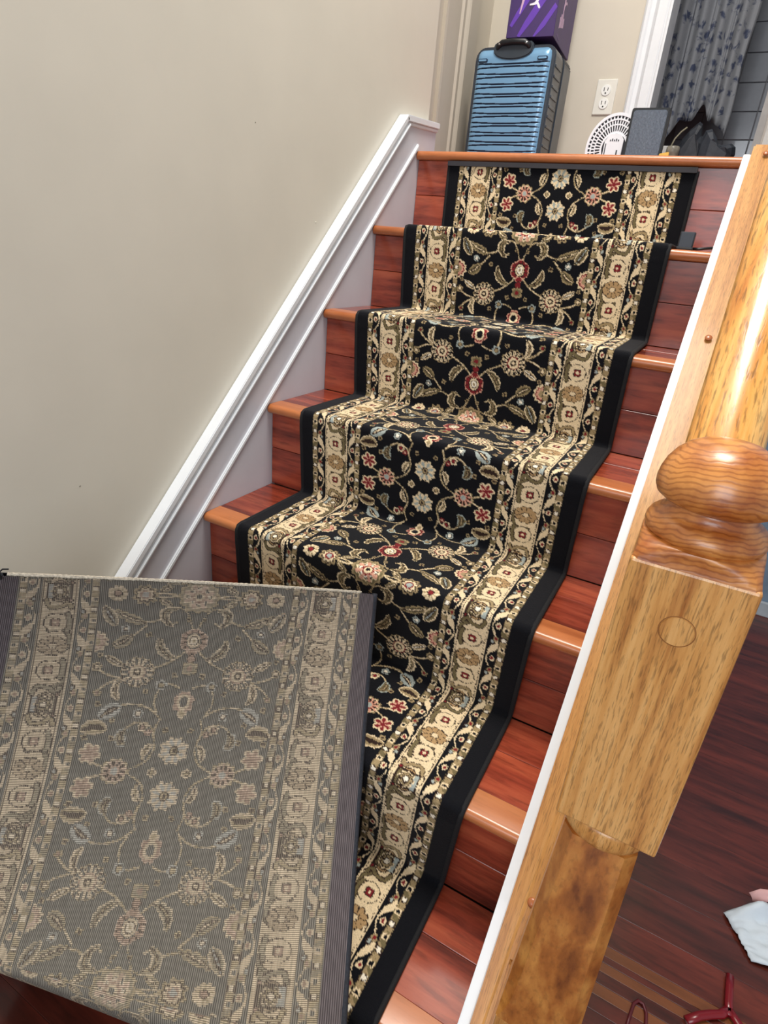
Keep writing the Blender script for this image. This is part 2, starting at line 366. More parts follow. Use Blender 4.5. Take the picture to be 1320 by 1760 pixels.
# ------------------------------------------------------------------ lower floor
fl = obj('floor', box(-0.1, 3.0, -3.2, 0.9, FLOOR-0.06, FLOOR-0.012), plain('subfloor', (40, 22, 16), 0.8)); struct(fl)
y = -3.1
while y < 0.86:
    w = 0.0905
    x0 = -0.09 if y+w <= -1.214 else 0.8385
    cut = [x0]
    x = x0 + rnd.uniform(0.5, 1.3)
    while x < 2.9: cut.append(x); x += rnd.uniform(0.9, 1.4)
    cut.append(2.98)
    ya, yb_ = y, y+w
    segs = [(ya, yb_)]
    if ya < -0.8135 and yb_ > -0.905: segs = []
    for a, b_ in segs:
        for c0, c1 in zip(cut, cut[1:]):
            obj('floor_plank', box(c0+.0005, c1-.0005, a+.0002, b_-.0002, FLOOR-0.012, FLOOR, bev=0.0003, seg=1), M_floor, fl)
    y += w
for a, b_, s_ in ((-0.928, -0.903, 0), (-0.903, -0.883, 1), (-0.883, -0.862, 0), (-0.862, -0.845, 1), (-0.845, -0.833, 0), (-0.833, -0.8135, 1), (-0.8135, -0.747, 0)):  # brown bands paint reflections in the glossy floor, between dark planks
    obj('floor_reflection' if s_ else 'floor_plank', box(0.839, 2.98, a+.0003, b_-.0003, FLOOR-0.012, FLOOR, bev=0.0002, seg=1), M_reflect if s_ else M_floor, fl)
wf = obj('wall_far', box(0.838, 3.0, 0.664, 0.9, FLOOR, -0.02), M_grey); struct(wf)
bb = obj('baseboard_far', box(0.838, 3.0, 0.650, 0.664, FLOOR, FLOOR+0.055, bev=0.003), plain('pale_grey_paint', (178, 186, 192), 0.5)); struct(bb)

# ------------------------------------------------------------------ landing and hall
lf = obj('floor_landing', box(-0.5, 0.9, OVH+0.013, 2.2, -0.034, -0.0125), plain('carcass_wood', (60, 40, 28), 0.8)); struct(lf)
y = 0.0486
while y < 2.1:
    obj('floor_plank', box(-0.21, 0.768, y+.0004, y+.0896, -0.0125, 0.0, bev=0.0008, seg=1), M_jat, lf)
    y += 0.09
wb = obj('wall_back', box(-0.32, 0.385, 0.90, 1.0, 0.0, 2.06), M_hallwall); struct(wb)
wh = obj('wall_hall', box(-0.34, -0.20, 0.09, 0.90, 0.0, 2.06), M_hallwall); struct(wh)
wr = obj('wall_bathroom_front', box(0.83, 1.3, 0.90, 1.0, 0.0, 2.06), M_hallwall); struct(wr)
M_cas = plain('casing_paint', (226, 224, 216), 0.35, noise=0.02, coat=0.2)
def casing(name, horiz_pos, length, axis, mat=M_cas):
    # horiz_pos : profile polygon in plan (x,y); stands from the floor
    o = obj(name, prism(horiz_pos, 0.0, length, 'Z'), mat); return struct(o)
# hall door casing on the side wall, ribbed
casing('trim_3', [(-0.2, 0.49), (-0.188, 0.49), (-0.186, 0.50), (-0.186, 0.595), (-0.190, 0.602), (-0.182, 0.610), (-0.182, 0.622), (-0.189, 0.630), (-0.189, 0.642), (-0.182, 0.650), (-0.178, 0.656), (-0.178, 0.725), (-0.2, 0.727)], 1.9, 'Z', M_hallwall)
# bathroom door casing
casing('trim_4', [(0.330, 0.9), (0.330, 0.890), (0.337, 0.884), (0.345, 0.884), (0.350, 0.889), (0.362, 0.890), (0.368, 0.884), (0.374, 0.878), (0.400, 0.878), (0.405, 0.882), (0.409, 0.878), (0.416, 0.878), (0.416, 0.9)], 1.9, 'Z', M_white)
casing('trim_5', [(0.386, 0.9), (0.416, 0.9), (0.416, 1.01), (0.386, 1.01)], 1.9, 'Z', M_white)
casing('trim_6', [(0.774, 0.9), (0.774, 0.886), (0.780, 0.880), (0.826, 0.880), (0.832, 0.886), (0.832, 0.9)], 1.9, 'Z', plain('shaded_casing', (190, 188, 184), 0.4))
casing('trim_7', [(0.752, 0.9), (0.83, 0.9), (0.83, 1.01), (0.752, 1.01)], 1.9, 'Z', plain('shaded_jamb', (150, 148, 146), 0.4))  # right casing and jamb are unlit; that shade is put into their grey
# bathroom: tiled back wall
tw = obj('wall_bathroom', box(-0.1, 1.5, 1.80, 1.9, 0.0, 2.06), plain('grout', (128, 130, 136), 0.8)); struct(tw)
sw = obj('wall_bathroom_side', box(0.98, 1.08, 1.0, 1.8, 0.0, 2.06), plain('bath_side', (120, 122, 128), 0.6)); struct(sw)
sw2 = obj('wall_bathroom_left', box(-0.16, -0.06, 1.0, 1.8, 0.0, 2.06), plain('bath_side2', (120, 122, 128), 0.6)); struct(sw2)
ceil = obj('ceiling', box(-0.5, 3.0, -3.2, 1.95, 2.06, 2.12), plain('ceiling_paint', (190, 190, 190), 0.8)); struct(ceil)
M_tile = plain('glossy_tile', (150, 156, 166), 0.15, noise=0.03, coat=0.5)
tm = None
for i in range(6):
    for j in range(10):
        x = 0.40+i*0.105; z = 0.005+j*0.105
        if tm is None:
            t = obj('tile', box(-.051, .051, -.003, .003, -.051, .051, bev=0.002, seg=2), M_tile, tw); tm = t.data
        else:
            t = bpy.data.objects.new('tile', tm); C.objects.link(t); t.parent = tw
        t.location = (x+.0525, 1.798, z+.0525)

# ------------------------------------------------------------------ outlet
ol = thing('outlet', 'white duplex outlet with cover plate on the beige wall beside the bathroom door casing', 'outlet', (0.257, 0.9, 0.298))
M_pl = plain('outlet_plastic', (222, 220, 210), 0.3, noise=0.01)
ox, oz = 0.257, 0.298
keep(obj('cover_plate', box(ox-0.034, ox+0.034, 0.8945, 0.9, oz-0.052, oz+0.052, bev=0.0025), M_pl), ol)
M_slot = plain('slot', (30, 28, 26), 0.7)
for dz in (0.0195, -0.0195):
    bm = bmesh.new(); bmesh.ops.create_cone(bm, cap_ends=True, segments=28, radius1=0.0165, radius2=0.0158, depth=0.003, matrix=Matrix.Translation((ox, 0.8935, oz+dz)) @ Matrix.Rotation(math.pi/2, 4, 'X'))
    s = keep(obj('socket', bm, plain('socket_white', (236, 236, 232), 0.25, noise=0.01)), ol)
    for dx, h in ((-0.0063, 0.0055), (0.0063, 0.0045)):
        keep2 = obj('slot', box(ox+dx-0.0012, ox+dx+0.0012, 0.8915, 0.8930, oz+dz-h+.003, oz+dz+h+.003), M_slot, s)
    bm = bmesh.new(); bmesh.ops.create_cone(bm, cap_ends=True, segments=12, radius1=0.0026, radius2=0.0026, depth=0.001, matrix=Matrix.Translation((ox, 0.8917, oz+dz-0.0085)) @ Matrix.Rotation(math.pi/2, 4, 'X'))
    obj('slot', bm, M_slot, s)
    s.matrix_parent_inverse = Matrix.Translation(ol.location).inverted()

# ------------------------------------------------------------------ suitcase
SX0, SX1, SY0, SY1, SH = -0.118, 0.150, 0.60, 0.80, 0.378
sc = thing('suitcase', 'small hard-shell suitcase with blue ribbed front and dark grey sides, carrying the purple box', 'suitcase', ((SX0+SX1)/2, 0.7, 0))
M_blue = plain('blue_shell', (122, 168, 204), 0.3, metal=0.2, noise=0.03, scale=8, coat=0.3)
M_navy = plain('groove_navy', (16, 40, 66), 0.4)
M_case = plain('case_grey', (52, 60, 70), 0.35, noise=0.1, coat=0.2)
# front shell: a grid with real grooves
nx, nz = 44, 300
bm = bmesh.new(); g = []
fx0, fx1, fz0, fz1 = SX0+0.006, SX1-0.010, 0.014, SH-0.006
def groove(u, z):
    """returns depth 0..1 of pairs of curved grooves"""
    d = 0
    for k in range(12):
        zc = 0.027+k*0.027
        lens = 0.0036+0.0036*(2*u-1)**2
        for sgn in (-1, 1):
            q = abs(z-(zc+sgn*lens))
            if q < 0.0017 and 0.03 < u < 0.97: d = max(d, 1)
    return d
depth = np.zeros((nz+1, nx+1))
for j in range(nz+1):
    row = []
    for i in range(nx+1):
        u, v = i/nx, j/nz
        x = fx0+(fx1-fx0)*u; z = fz0+(fz1-fz0)*v
        eu = min(u, 1-u)*(fx1-fx0); ev = min(v, 1-v)*(fz1-fz0)
        round_ = 0
        if eu < 0.022: round_ += 0.022-math.sqrt(max(0, 0.022**2-(0.022-eu)**2))
        if ev < 0.03: round_ += 0.7*(0.03-math.sqrt(max(0, 0.03**2-(0.03-ev)**2)))
        dp = groove(u, z)
        # rounded corners of the outline
        cx = max(0, 0.03-eu)*max(0, 0.03-ev)
        depth[j, i] = dp
        sx = (0.5-u)*2; pull = 0.0
        if eu < 0.03 and ev < 0.03:
            r = math.hypot(0.03-eu, 0.03-ev); 
            if r > 0.03: pull = (r-0.03)/r
        xx = x+(1 if u < .5 else -1)*pull*(0.03-eu); zz = z+(1 if v < .5 else -1)*pull*(0.03-ev)
        row.append(bm.verts.new((xx, SY0-0.012+round_+0.0025*dp, zz)))
    g.append(row)
for j in range(nz):
    for i in range(nx):
        fc = bm.faces.new((g[j][i], g[j][i+1], g[j+1][i+1], g[j+1][i]))
        fc.material_index = 1 if depth[j:j+2, i:i+2].mean() > 0.4 else 0
bmesh.ops.recalc_face_normals(bm, faces=bm.faces)
keep(obj('front_shell', bm, [M_blue, M_navy], None, True), sc)
def rr(x0, x1, z0, z1, r, n=6):
    p = []
    for cx, cz, a0 in ((x1-r, z1-r, 0), (x0+r, z1-r, 90), (x0+r, z0+r, 180), (x1-r, z0+r, 270)):
        for i in range(n+1):
            a = math.radians(a0+90*i/n); p.append((cx+r*math.cos(a), cz+r*math.sin(a)))
    return p
keep(auto_smooth(obj('side_shell', prism(rr(SX0, SX1, 0.012, SH, 0.032), SY0, SY0+0.085, 'Y', bev=0.004), M_case)), sc)
keep(auto_smooth(obj('zip_band', prism(rr(SX0+.003, SX1-.003, 0.015, SH-.003, 0.03), SY0+0.085, SY0+0.105, 'Y'), M_black)), sc)
keep(auto_smooth(obj('rear_shell', prism(rr(SX0, SX1, 0.012, SH, 0.032), SY0+0.105, SY1, 'Y', bev=0.006), M_case)), sc)
for dz in range(12):
    z = 0.027+dz*0.027
    keep(obj('side_rib', box(SX1-0.002, SX1+0.003, SY0+0.008, SY0+0.078, z-0.004, z+0.004, bev=0.0015), M_case), sc)
# handle recess and handle
hx = 0.012
prof_r = [(hx-0.066, SH-0.006)]+[(hx+0.066*math.cos(math.pi+math.pi*i/14), SH-0.006-0.034*math.sin(math.pi*i/14)**0.7) for i in range(1, 14)]+[(hx+0.066, SH-0.006), (hx+0.060, SH+0.006), (hx-0.060, SH+0.006)]
keep(obj('handle_surround', prism(prof_r, SY0-0.017, SY0+0.03, 'Y', bev=0.003), plain('surround_plastic', (56, 64, 72), 0.35)), sc)
pth = [(hx-0.056, SY0-0.008, SH-0.014), (hx-0.050, SY0-0.018, SH-0.004), (hx-0.036, SY0-0.024, SH+0.003), (hx, SY0-0.025, SH+0.005), (hx+0.036, SY0-0.024, SH+0.003), (hx+0.050, SY0-0.018, SH-0.004), (hx+0.056, SY0-0.008, SH-0.014)]
keep(obj('handle', sweep(circ(0.008, 12, 0.0065), pth, up=Vector((0, 1, 0))), M_black, None, True), sc)
for sx in (-1, 1):
    keep(obj('handle_rivet', box(hx+sx*0.041-0.006, hx+sx*0.041+0.006, SY0-0.028, SY0-0.012, SH-0.004, SH+0.002, bev=0.002), plain('chrome', (225, 225, 225), 0.15, metal=0.9)), sc)
    xx = (SX0+0.032) if sx < 0 else (SX1-0.038)
    keep(obj('corner_slot', prism(rr(xx-0.016, xx+0.016, SH-0.044, SH-0.034, 0.0035, 4), SY0-0.0155, SY0-0.010, 'Y'), M_navy), sc)
    keep(obj('corner_bar', prism(rr(xx-0.013, xx+0.013, SH-0.0415, SH-0.0365, 0.002, 4), SY0-0.0175, SY0-0.012, 'Y'), M_blue), sc)
    for yy in (SY0+0.02, SY1-0.03):
        bm = bmesh.new(); bmesh.ops.create_cone(bm, cap_ends=True, segments=20, radius1=0.0095, radius2=0.0095, depth=0.012, matrix=Matrix.Translation(((SX0+.03) if sx < 0 else (SX1-.03), yy, 0.0097)) @ Matrix.Rotation(math.pi/2, 4, 'Y'))
        keep(obj('wheel', bm, M_black), sc)

# ------------------------------------------------------------------ purple box
BXW, BXD, BXH = 0.150, 0.250, 0.26
BZ = SH+0.0152
bx = thing('shoe_box', 'purple cardboard box with brush stripes and white leaping-cat logo standing on the suitcase', 'box', (0.133, 0.590, BZ))
bx.rotation_euler = (0, 0, math.radians(3))
M_pur = plain('purple_card', (62, 38, 96), 0.5, noise=0.05)
M_purb = plain('bright_purple_print', (96, 54, 168), 0.5, noise=0.03)
M_pw = plain('white_print', (232, 226, 236), 0.5, noise=0.01)
M_pk = plain('pale_pink_print', (198, 164, 190), 0.5, noise=0.01)
obj('carton', box(-BXW, 0, 0, BXD, 0, BXH, bev=0.0012, seg=1), M_pur, bx)
def decal(name, poly, mat, face='F', off=0.0, parent=bx):
    if face == 'F': bm = prism([(p[0], p[1]) for p in poly], -0.0006-off, 0.0, 'Y')
    else: bm = prism([(p[0], p[1]) for p in poly], 0.0, 0.0006+off, 'X')
    return obj(name, bm, mat, parent)
# front face coordinates: x from -BXW to 0, z from 0 up ; the lowest 12 cm are in view
def stripe(x0, z0, x1, z1, w0, w1):
    d = Vector((x1-x0, z1-z0)).normalized(); n = Vector((-d.y, d.x))
    p = [(x0-n.x*w0, z0-n.y*w0), (x0+(x1-x0)*.4+n.x*-w1*.9, z0+(z1-z0)*.4-n.y*w1*.9), (x1-n.x*w1, z1-n.y*w1), (x1+n.x*w1*.7, z1+n.y*w1*.7), (x0+(x1-x0)*.3+n.x*w0*1.2, z0+(z1-z0)*.3+n.y*w0*1.2), (x0+n.x*w0*.6, z0+n.y*w0*.6)]
    return [(min(-0.0012, max(-BXW+.0012, a)), min(BXH-.002, max(0.0012, b_))) for a, b_ in p]
for a in ((-0.140, 0.030, -0.075, 0.130, 0.006, 0.009), (-0.112, 0.002, -0.035, 0.118, 0.007, 0.013), (-0.062, 0.0, -0.004, 0.078, 0.005, 0.010), (-0.035, 0.125, -0.003, 0.19, 0.008, 0.010), (-0.12, 0.14, -0.06, 0.24, 0.01, 0.012)):
    decal('stripe_print', stripe(*a), M_purb)
cat = [(-0.088, 0.079), (-0.087, 0.083), (-0.081, 0.084), (-0.074, 0.086), (-0.069, 0.092), (-0.064, 0.104), (-0.061, 0.118), (-0.066, 0.128), (-0.058, 0.134), (-0.046, 0.134), (-0.047, 0.122), (-0.052, 0.108), (-0.058, 0.096), (-0.063, 0.087), (-0.057, 0.079), (-0.054, 0.073), (-0.057, 0.070), (-0.061, 0.073), (-0.066, 0.081), (-0.076, 0.079)]
decal('logo_print', cat, M_pw, off=0.0003)
decal('slogan_print', [(-0.117, 0.060), (-0.114, 0.060), (-0.106, 0.092), (-0.101, 0.128), (-0.110, 0.126), (-0.113, 0.095)], M_pk, off=0.0002)
# right face: (y, z)
cat2 = [(0.078, 0.080), (0.083, 0.079), (0.088, 0.098), (0.104, 0.108), (0.112, 0.106), (0.113, 0.111), (0.104, 0.114), (0.092, 0.109), (0.085, 0.135), (0.070, 0.150), (0.066, 0.140), (0.076, 0.122), (0.080, 0.104)]
decal('logo_print', cat2, M_pk, 'S', off=0.0003)
for i, (a, b_, h) in enumerate(((0.052, 0.058, 0.030), (0.063, 0.072, 0.036), (0.078, 0.088, 0.040), (0.094, 0.104, 0.026))):
    z0 = 0.034+0.004*i
    decal('text_print', [(a, z0), (b_, z0+.002), (b_, z0+h), (a, z0+h-.002)], M_pk, 'S')
decal('text_print', [(0.040, 0.014), (0.075, 0.008), (0.075, 0.0115), (0.040, 0.0175)], plain('faint_print', (110, 84, 140), .5), 'S')

# ------------------------------------------------------------------ stadium plaque (white cut-out tiers over black)
sp = thing('stadium_plaque', 'round white cut-out stadium model with black gaps, upright behind the black leather case', 'ornament', (0.40, 0.42, 0))
SPX, SPZ, SPY = 0.416, 0.073, 0.42
M_pap = plain('white_card', (232, 236, 242), 0.4, noise=0.01)
M_ink = plain('black_card', (26, 28, 36), 0.5)
def disc(r0, r1, y0, y1, a0=0, a1=360, n=64, ell=1.0, cx=SPX, cz=SPZ):
    r0 = r0*1.16; r1 = r1*1.16
    po = [(cx+r1*math.cos(math.radians(a0+(a1-a0)*i/n)), cz+ell*r1*math.sin(math.radians(a0+(a1-a0)*i/n))) for i in range(n+1)]
    pi_ = [(cx+r0*math.cos(math.radians(a0+(a1-a0)*i/n)), cz+ell*r0*math.sin(math.radians(a0+(a1-a0)*i/n))) for i in range(n+1)]
    bm = bmesh.new(); lo = []
    vs_ = [[bm.verts.new((p[0], y, p[1])) for p in L] for y in (y0, y1) for L in (po, pi_)]
    o0, i0, o1, i1 = vs_
    for k in range(n):
        bm.faces.new((o0[k], o0[k+1], i0[k+1], i0[k])); bm.faces.new((o1[k], i1[k], i1[k+1], o1[k+1]))
        bm.faces.new((o0[k], o1[k], o1[k+1], o0[k+1])); bm.faces.new((i0[k], i0[k+1], i1[k+1], i1[k]))
    bm.faces.new((o0[0], i0[0], i1[0], o1[0])); bm.faces.new((o0[n], o1[n], i1[n], i0[n]))
    bmesh.ops.recalc_face_normals(bm, faces=bm.faces)
    return bm
E_ = 1.12
keep(obj('backing_disc', disc(0.0005, 0.0655, SPY, SPY+0.004, ell=E_), M_ink), sp)
for k, (r0, r1) in enumerate(((0.0615, 0.0672), (0.0535, 0.0565), (0.044, 0.0465), (0.0285, 0.033))):
    keep(obj('tier_ring', disc(r0, r1, SPY-0.004+0.0006*k, SPY, ell=E_), M_pap), sp)
cnt = 0
for (r0, r1, n_, w_, off) in ((0.0560, 0.062, 46, 0.36, 0), (0.046, 0.054, 52, 0.45, .3), (0.0325, 0.0445, 44, 0.42, .1)):
    bmx = bmesh.new()
    for i in range(n_):
        a = 2*math.pi*(i+off)/n_; da = math.pi/n_*w_*1.0
        P = lambda r, t: (SPX+1.16*r*math.cos(t), SPZ+1.16*E_*r*math.sin(t))
        prism([P(r0, a-da), P(r1, a-da), P(r1, a+da), P(r0, a+da)], SPY-0.0025, SPY, 'Y', bm=bmx)
    o = keep(obj('tier_fins', bmx, M_pap), sp); o['kind'] = 'stuff'
keep(obj('pitch_panel', prism([(SPX-0.027, SPZ-0.050), (SPX+0.024, SPZ-0.050), (SPX+0.024, SPZ+0.022), (SPX+0.014, SPZ+0.036), (SPX-0.014, SPZ+0.036), (SPX-0.027, SPZ+0.018)], SPY-0.005, SPY, 'Y'), M_pap), sp)
for i in range(5):
    keep(obj('seat_block', box(SPX-0.013+i*0.0055, SPX-0.010+i*0.0055, SPY-0.0058, SPY-0.005, SPZ+0.018, SPZ+0.022+0.002*(i % 2)), M_ink), sp)
keep(obj('seat_block', box(SPX+0.009, SPX+0.0125, SPY-0.0058, SPY-0.005, SPZ-0.026, SPZ-0.004), M_ink), sp)
keep(obj('seat_block', box(SPX-0.024, SPX-0.0215, SPY-0.0058, SPY-0.002, SPZ-0.034, SPZ+0.012), M_ink), sp)
for i in range(6):
    keep(obj('seat_block', box(SPX-0.015+i*0.0052, SPX-0.0117+i*0.0052, SPY-0.0058, SPY-0.005, SPZ-0.0325, SPZ-0.027), M_ink), sp)

# ------------------------------------------------------------------ black leather case
lc = thing('leather_case', 'upright black leather-covered rectangular case with rounded rim, in front of the white stadium model', 'case', (0.505, 0.36, 0))
M_lea = plain('black_leather', (84, 94, 108), 0.25, noise=0.10, scale=170, bump=0.35, coat=0.4)
M_leb = plain('black_leather_rim', (18, 20, 24), 0.4, noise=0.1)
lx0, lx1, lz1 = 0.4575, 0.5545, 0.158
o1 = obj('rim', prism(rr(lx0, lx1, 0.0, lz1, 0.006, 4), 0.350, 0.378, 'Y', bev=0.0025), M_leb)
o2 = obj('padded_panel', prism(rr(lx0+0.006, lx1-0.006, 0.010, lz1-0.006, 0.006, 4), 0.3465, 0.352, 'Y', bev=0.0018), M_lea)
for o in (o1, o2):
    keep(o, lc)
sh = 0.07
for o in (o1, o2):
    for v in o.data.vertices: pass

# ------------------------------------------------------------------ curtain
cu_bm = bmesh.new(); nu, nv = 160, 60
cz0 = 0.30
ccx0, ccx1 = 0.340, 0.640; CY = 1.32
rows = []
for j in range(nv+1):
    v = j/nv; row = []
    for i in range(nu+1):
        u = i/nu
        zb = 0.305-0.012*u
        if u > 0.42: zb = 0.305 + 0.050*math.exp(-((u-0.66)/0.045)**2) - 0.05*max(0, u-.80)/.2
        if u < 0.42: zb = 0.205+0.10*(u/0.42)**3
        z = zb+(1.8-zb)*v
        fold = 0.012*math.sin(u*2*math.pi*4.3+0.5*math.sin(v*3))+0.007*math.sin(u*2*math.pi*9+v*2)
        row.append(cu_bm.verts.new((ccx0+(ccx1-ccx0)*u+0.006*math.cos(u*27)+0.004*math.sin(v*30)*u**6, CY+fold*(1.0-0.3*v), z)))
    rows.append(row)
for a, b_ in zip(rows, rows[1:]):
    for i in range(nu): cu_bm.faces.new((a[i], a[i+1], b_[i+1], b_[i]))
M_cur, nt, b = newmat('curtain_cloth')
tc = N(nt, 'ShaderNodeTexCoord'); n1 = N(nt, 'ShaderNodeTexNoise'); n1.inputs['Scale'].default_value = 36; n1.inputs['Detail'].default_value = 6; n1.inputs['Distortion'].default_value = 1.2
vo = N(nt, 'ShaderNodeTexVoronoi'); vo.inputs['Scale'].default_value = 27
nt.links.new(tc.outputs['Object'], n1.inputs['Vector']); nt.links.new(tc.outputs['Object'], vo.inputs['Vector'])
sub = N(nt, 'ShaderNodeMath', operation='MULTIPLY_ADD'); sub.inputs[1].default_value = -0.55
nt.links.new(vo.outputs['Distance'], sub.inputs[0]); nt.links.new(n1.outputs['Fac'], sub.inputs[2])
cr = N(nt, 'ShaderNodeValToRGB'); cr.color_ramp.elements[0].position = 0.27; cr.color_ramp.elements[0].color = lin((122, 125, 131)); cr.color_ramp.elements[1].position = 0.42; cr.color_ramp.elements[1].color = lin((52, 60, 84))
nt.links.new(sub.outputs[0], cr.inputs[0]); nt.links.new(cr.outputs[0], b.inputs['Base Color']); b.inputs['Roughness'].default_value = 0.8
cu = obj('shower_curtain', cu_bm, M_cur, None, True)
md = cu.modifiers.new('thick', 'SOLIDIFY'); md.thickness = 0.0015
tag(cu, 'grey curtain with blue flower print hanging in folds inside the bathroom doorway', 'curtain')
cr_ = thing('curtain_rod', 'rod carrying the blue-flowered curtain across the bathroom', 'rod', (0.6, CY, 1.8))
keep(obj('rod', tube([(-0.05, CY, 1.805), (0.97, CY, 1.805)], 0.01, 12), M_white), cr_)

# ------------------------------------------------------------------ things on the bathroom threshold
def blob(name, cx, cy, cz, rx, ry, rz, seed, mat, amp=0.25, freq=3.0, sub=3):
    from mathutils import noise
    bm = bmesh.new(); bmesh.ops.create_icosphere(bm, subdivisions=sub, radius=1)
    for v in bm.verts:
        n = noise.noise(v.co*freq+Vector((seed, seed*2, 0)))
        k = 1+amp*n
        v.co = Vector((cx+v.co.x*rx*k, cy+v.co.y*ry*k, max(0.0, cz+v.co.z*rz*k)))
    return bm
M_bag = plain('dark_bag_cloth', (38, 42, 50), 0.6, noise=0.2, bump=0.3, scale=60)
bagt = thing('dark_bag', 'slumped dark grey cloth bag with two peaks on the floor under the flowered curtain', 'bag', (0.62, 1.12, 0))
def peak(pts_, y0, y1): return prism(pts_, y0, y1, 'Y', bev=0.006)
bgm = bmesh.new()
from mathutils import noise as mnoise
def lump(bm, poly, y0, y1, seed):
    # soft volume from an outline: rings shrunk towards front and back
    cx = sum(p[0] for p in poly)/len(poly); cz = sum(p[1] for p in poly)/len(poly)
    rings = []
    for t, s in ((0, 0.55), (0.18, 0.85), (0.5, 1.0), (0.82, 0.85), (1, 0.55)):
        yy = y0+(y1-y0)*t
        rings.append([bm.verts.new((cx+(p[0]-cx)*s+0.004*mnoise.noise(Vector((p[0]*40, t*3, seed))), yy+0.01*mnoise.noise(Vector((p[0]*30, p[1]*30, seed+t))), max(0.001, cz+(p[1]-cz)*(s if p[1] > cz else 1)))) for p in poly])
    for a, b_ in zip(rings, rings[1:]):
        for i in range(len(poly)): bm.faces.new((a[i], a[(i+1) % len(poly)], b_[(i+1) % len(poly)], b_[i]))
    bm.faces.new(rings[0][::-1]); bm.faces.new(rings[-1])
    bmesh.ops.recalc_face_normals(bm, faces=bm.faces)
BY = 1.10
lump(bgm, [(0.502, 0.0), (0.505, 0.10), (0.500, 0.17), (0.515, 0.205), (0.540, 0.236), (0.562, 0.262), (0.575, 0.255), (0.582, 0.220), (0.600, 0.205), (0.612, 0.15), (0.61, 0.0)], BY-0.05, BY+0.05, 1)
keep(obj('bag_body', bgm, M_bag, None, False), bagt)
bg2 = bmesh.new()
lump(bg2, [(0.575, 0.0), (0.58, 0.19), (0.592, 0.228), (0.612, 0.232), (0.628, 0.213), (0.642, 0.188), (0.66, 0.185), (0.684, 0.190), (0.699, 0.178), (0.703, 0.155), (0.694, 0.135), (0.68, 0.12), (0.68, 0.0)], BY-0.075, BY-0.005, 4)
keep(obj('bag_flap', bg2, plain('dark_bag_cloth2', (50, 55, 64), 0.6, noise=0.15, bump=0.3, scale=60), None, False), bagt)
keep(obj('bag_strap', tube([(0.492, BY-0.06, 0.14), (0.490, BY-0.06, 0.17), (0.500, BY-0.06, 0.20), (0.515, BY-0.055, 0.222), (0.53, BY-0.05, 0.236)], 0.0028, 8), plain('khaki_strap', (132, 128, 108), 0.7), None, True), bagt)
# small things left of the bag
o = obj('paper_carton', box(0.585, 0.630, 0.62, 0.66, 0.0, 0.118, bev=0.002), plain('grey_white_card', (176, 178, 176), 0.6))
o.data.transform(Matrix.Translation((-0.105, 0.29, 0.04))); 
for v in o.data.vertices: v.co.z = max(0, v.co.z-0.0)
for v in o.data.vertices:
    if v.co.z < 0.05: v.co.z = 0.0
tag(o, 'small grey-white carton just right of the black leather case', 'carton')
o = obj('jar', lathe([(0.0, 0.0), (0.018, 0.0), (0.02, 0.02), (0.02, 0.10), (0.019, 0.125), (0.021, 0.128), (0.021, 0.146), (0.018, 0.150), (0.0, 0.150)], 0.522, 0.90-0.03, 24), plain('dusty_glass', (128, 124, 112), 0.3, noise=0.2, scale=50), None, True)
tag(o, 'round dusty grey jar standing between the small carton and the dark bag', 'jar')
o = obj('yellow_scrap', prism([(0.572, 0.0), (0.594, 0.0), (0.593, 0.036), (0.580, 0.034), (0.571, 0.032)], 0.205, 0.212, 'Y', bev=0.001), plain('yellow_card', (222, 182, 82), 0.6))
tag(o, 'little yellow card at the foot of the black leather case, on the landing edge', 'card')
o = obj('dark_roll', blob('r', 0.765, 1.05, 0.085, 0.024, 0.02, 0.075, 3, M_bag, 0.1), M_bag, None, True)
tag(o, 'small dark lump beside the right bathroom door jamb', 'lump')

# ------------------------------------------------------------------ adapter with cable on the first step down
ad = thing('adapter', 'small black square power adapter with its cable, on the top step right of the runner', 'adapter', (0.718, -0.16, -RISE))
az = -RISE
keep(obj('adapter_body', box(0.6985, 0.7265, -0.178, -0.158, az, az+0.0335, bev=0.0022), plain('adapter_black', (44, 50, 60), 0.35, noise=0.15)), ad)
keep(obj('adapter_rim', box(0.6965, 0.7285, -0.180, -0.156, az, az+0.006, bev=0.002), M_black), ad)
keep(obj('cable', tube([(0.728, -0.166, az+.004), (0.738, -0.170, az+.004), (0.750, -0.166, az+.006), (0.760, -0.158, az+.008), (0.7635, -0.150, az+.008)], 0.0026, 8), M_black, None, True), ad)

# ------------------------------------------------------------------ things on the lower floor
pp = bmesh.new(); n_ = 26
def paper_pt(u, v):
    # u along the far edge, v across
    x = 1.122+0.20*u+0.045*v; y = -0.634+0.04*u-0.070*v+0.13*u*(1-v)
    n = mnoise.noise(Vector((u*3.2, v*3.2, 2.0)))
    z = FLOOR+0.003+0.010*abs(mnoise.noise(Vector((u*9, v*9, 5))))+0.022*abs(n)*min(1, 6*u+.15)+0.030*math.exp(-((u-0.22)**2+(v-0.1)**2)/0.012)
    return (x, y, z)
gr = [[pp.verts.new(paper_pt(i/n_, j/n_)) for i in range(n_+1)] for j in range(n_+1)]
for j in range(n_):
    for i in range(n_): pp.faces.new((gr[j][i], gr[j][i+1], gr[j+1][i+1], gr[j+1][i]))
pap = obj('crumpled_tissue', pp, plain('tissue', (206, 216, 224), 0.7, noise=0.04), None, True)
md = pap.modifiers.new('thick', 'SOLIDIFY'); md.thickness = 0.0008
tag(pap, 'crumpled white tissue paper lying on the dark wood floor', 'paper')
pk = bmesh.new()
gr = [[pk.verts.new((1.158+0.13*i/8+0.01*j/3, -0.585+0.010*i-0.028*(j/3)*(0.3+i/12), FLOOR+0.040*math.sin(math.pi*min(1, 0.25+i/9))**1+0.012*(1-j/3)-0.012+0.004*math.sin(i*2+j))) for i in range(9)] for j in range(4)]
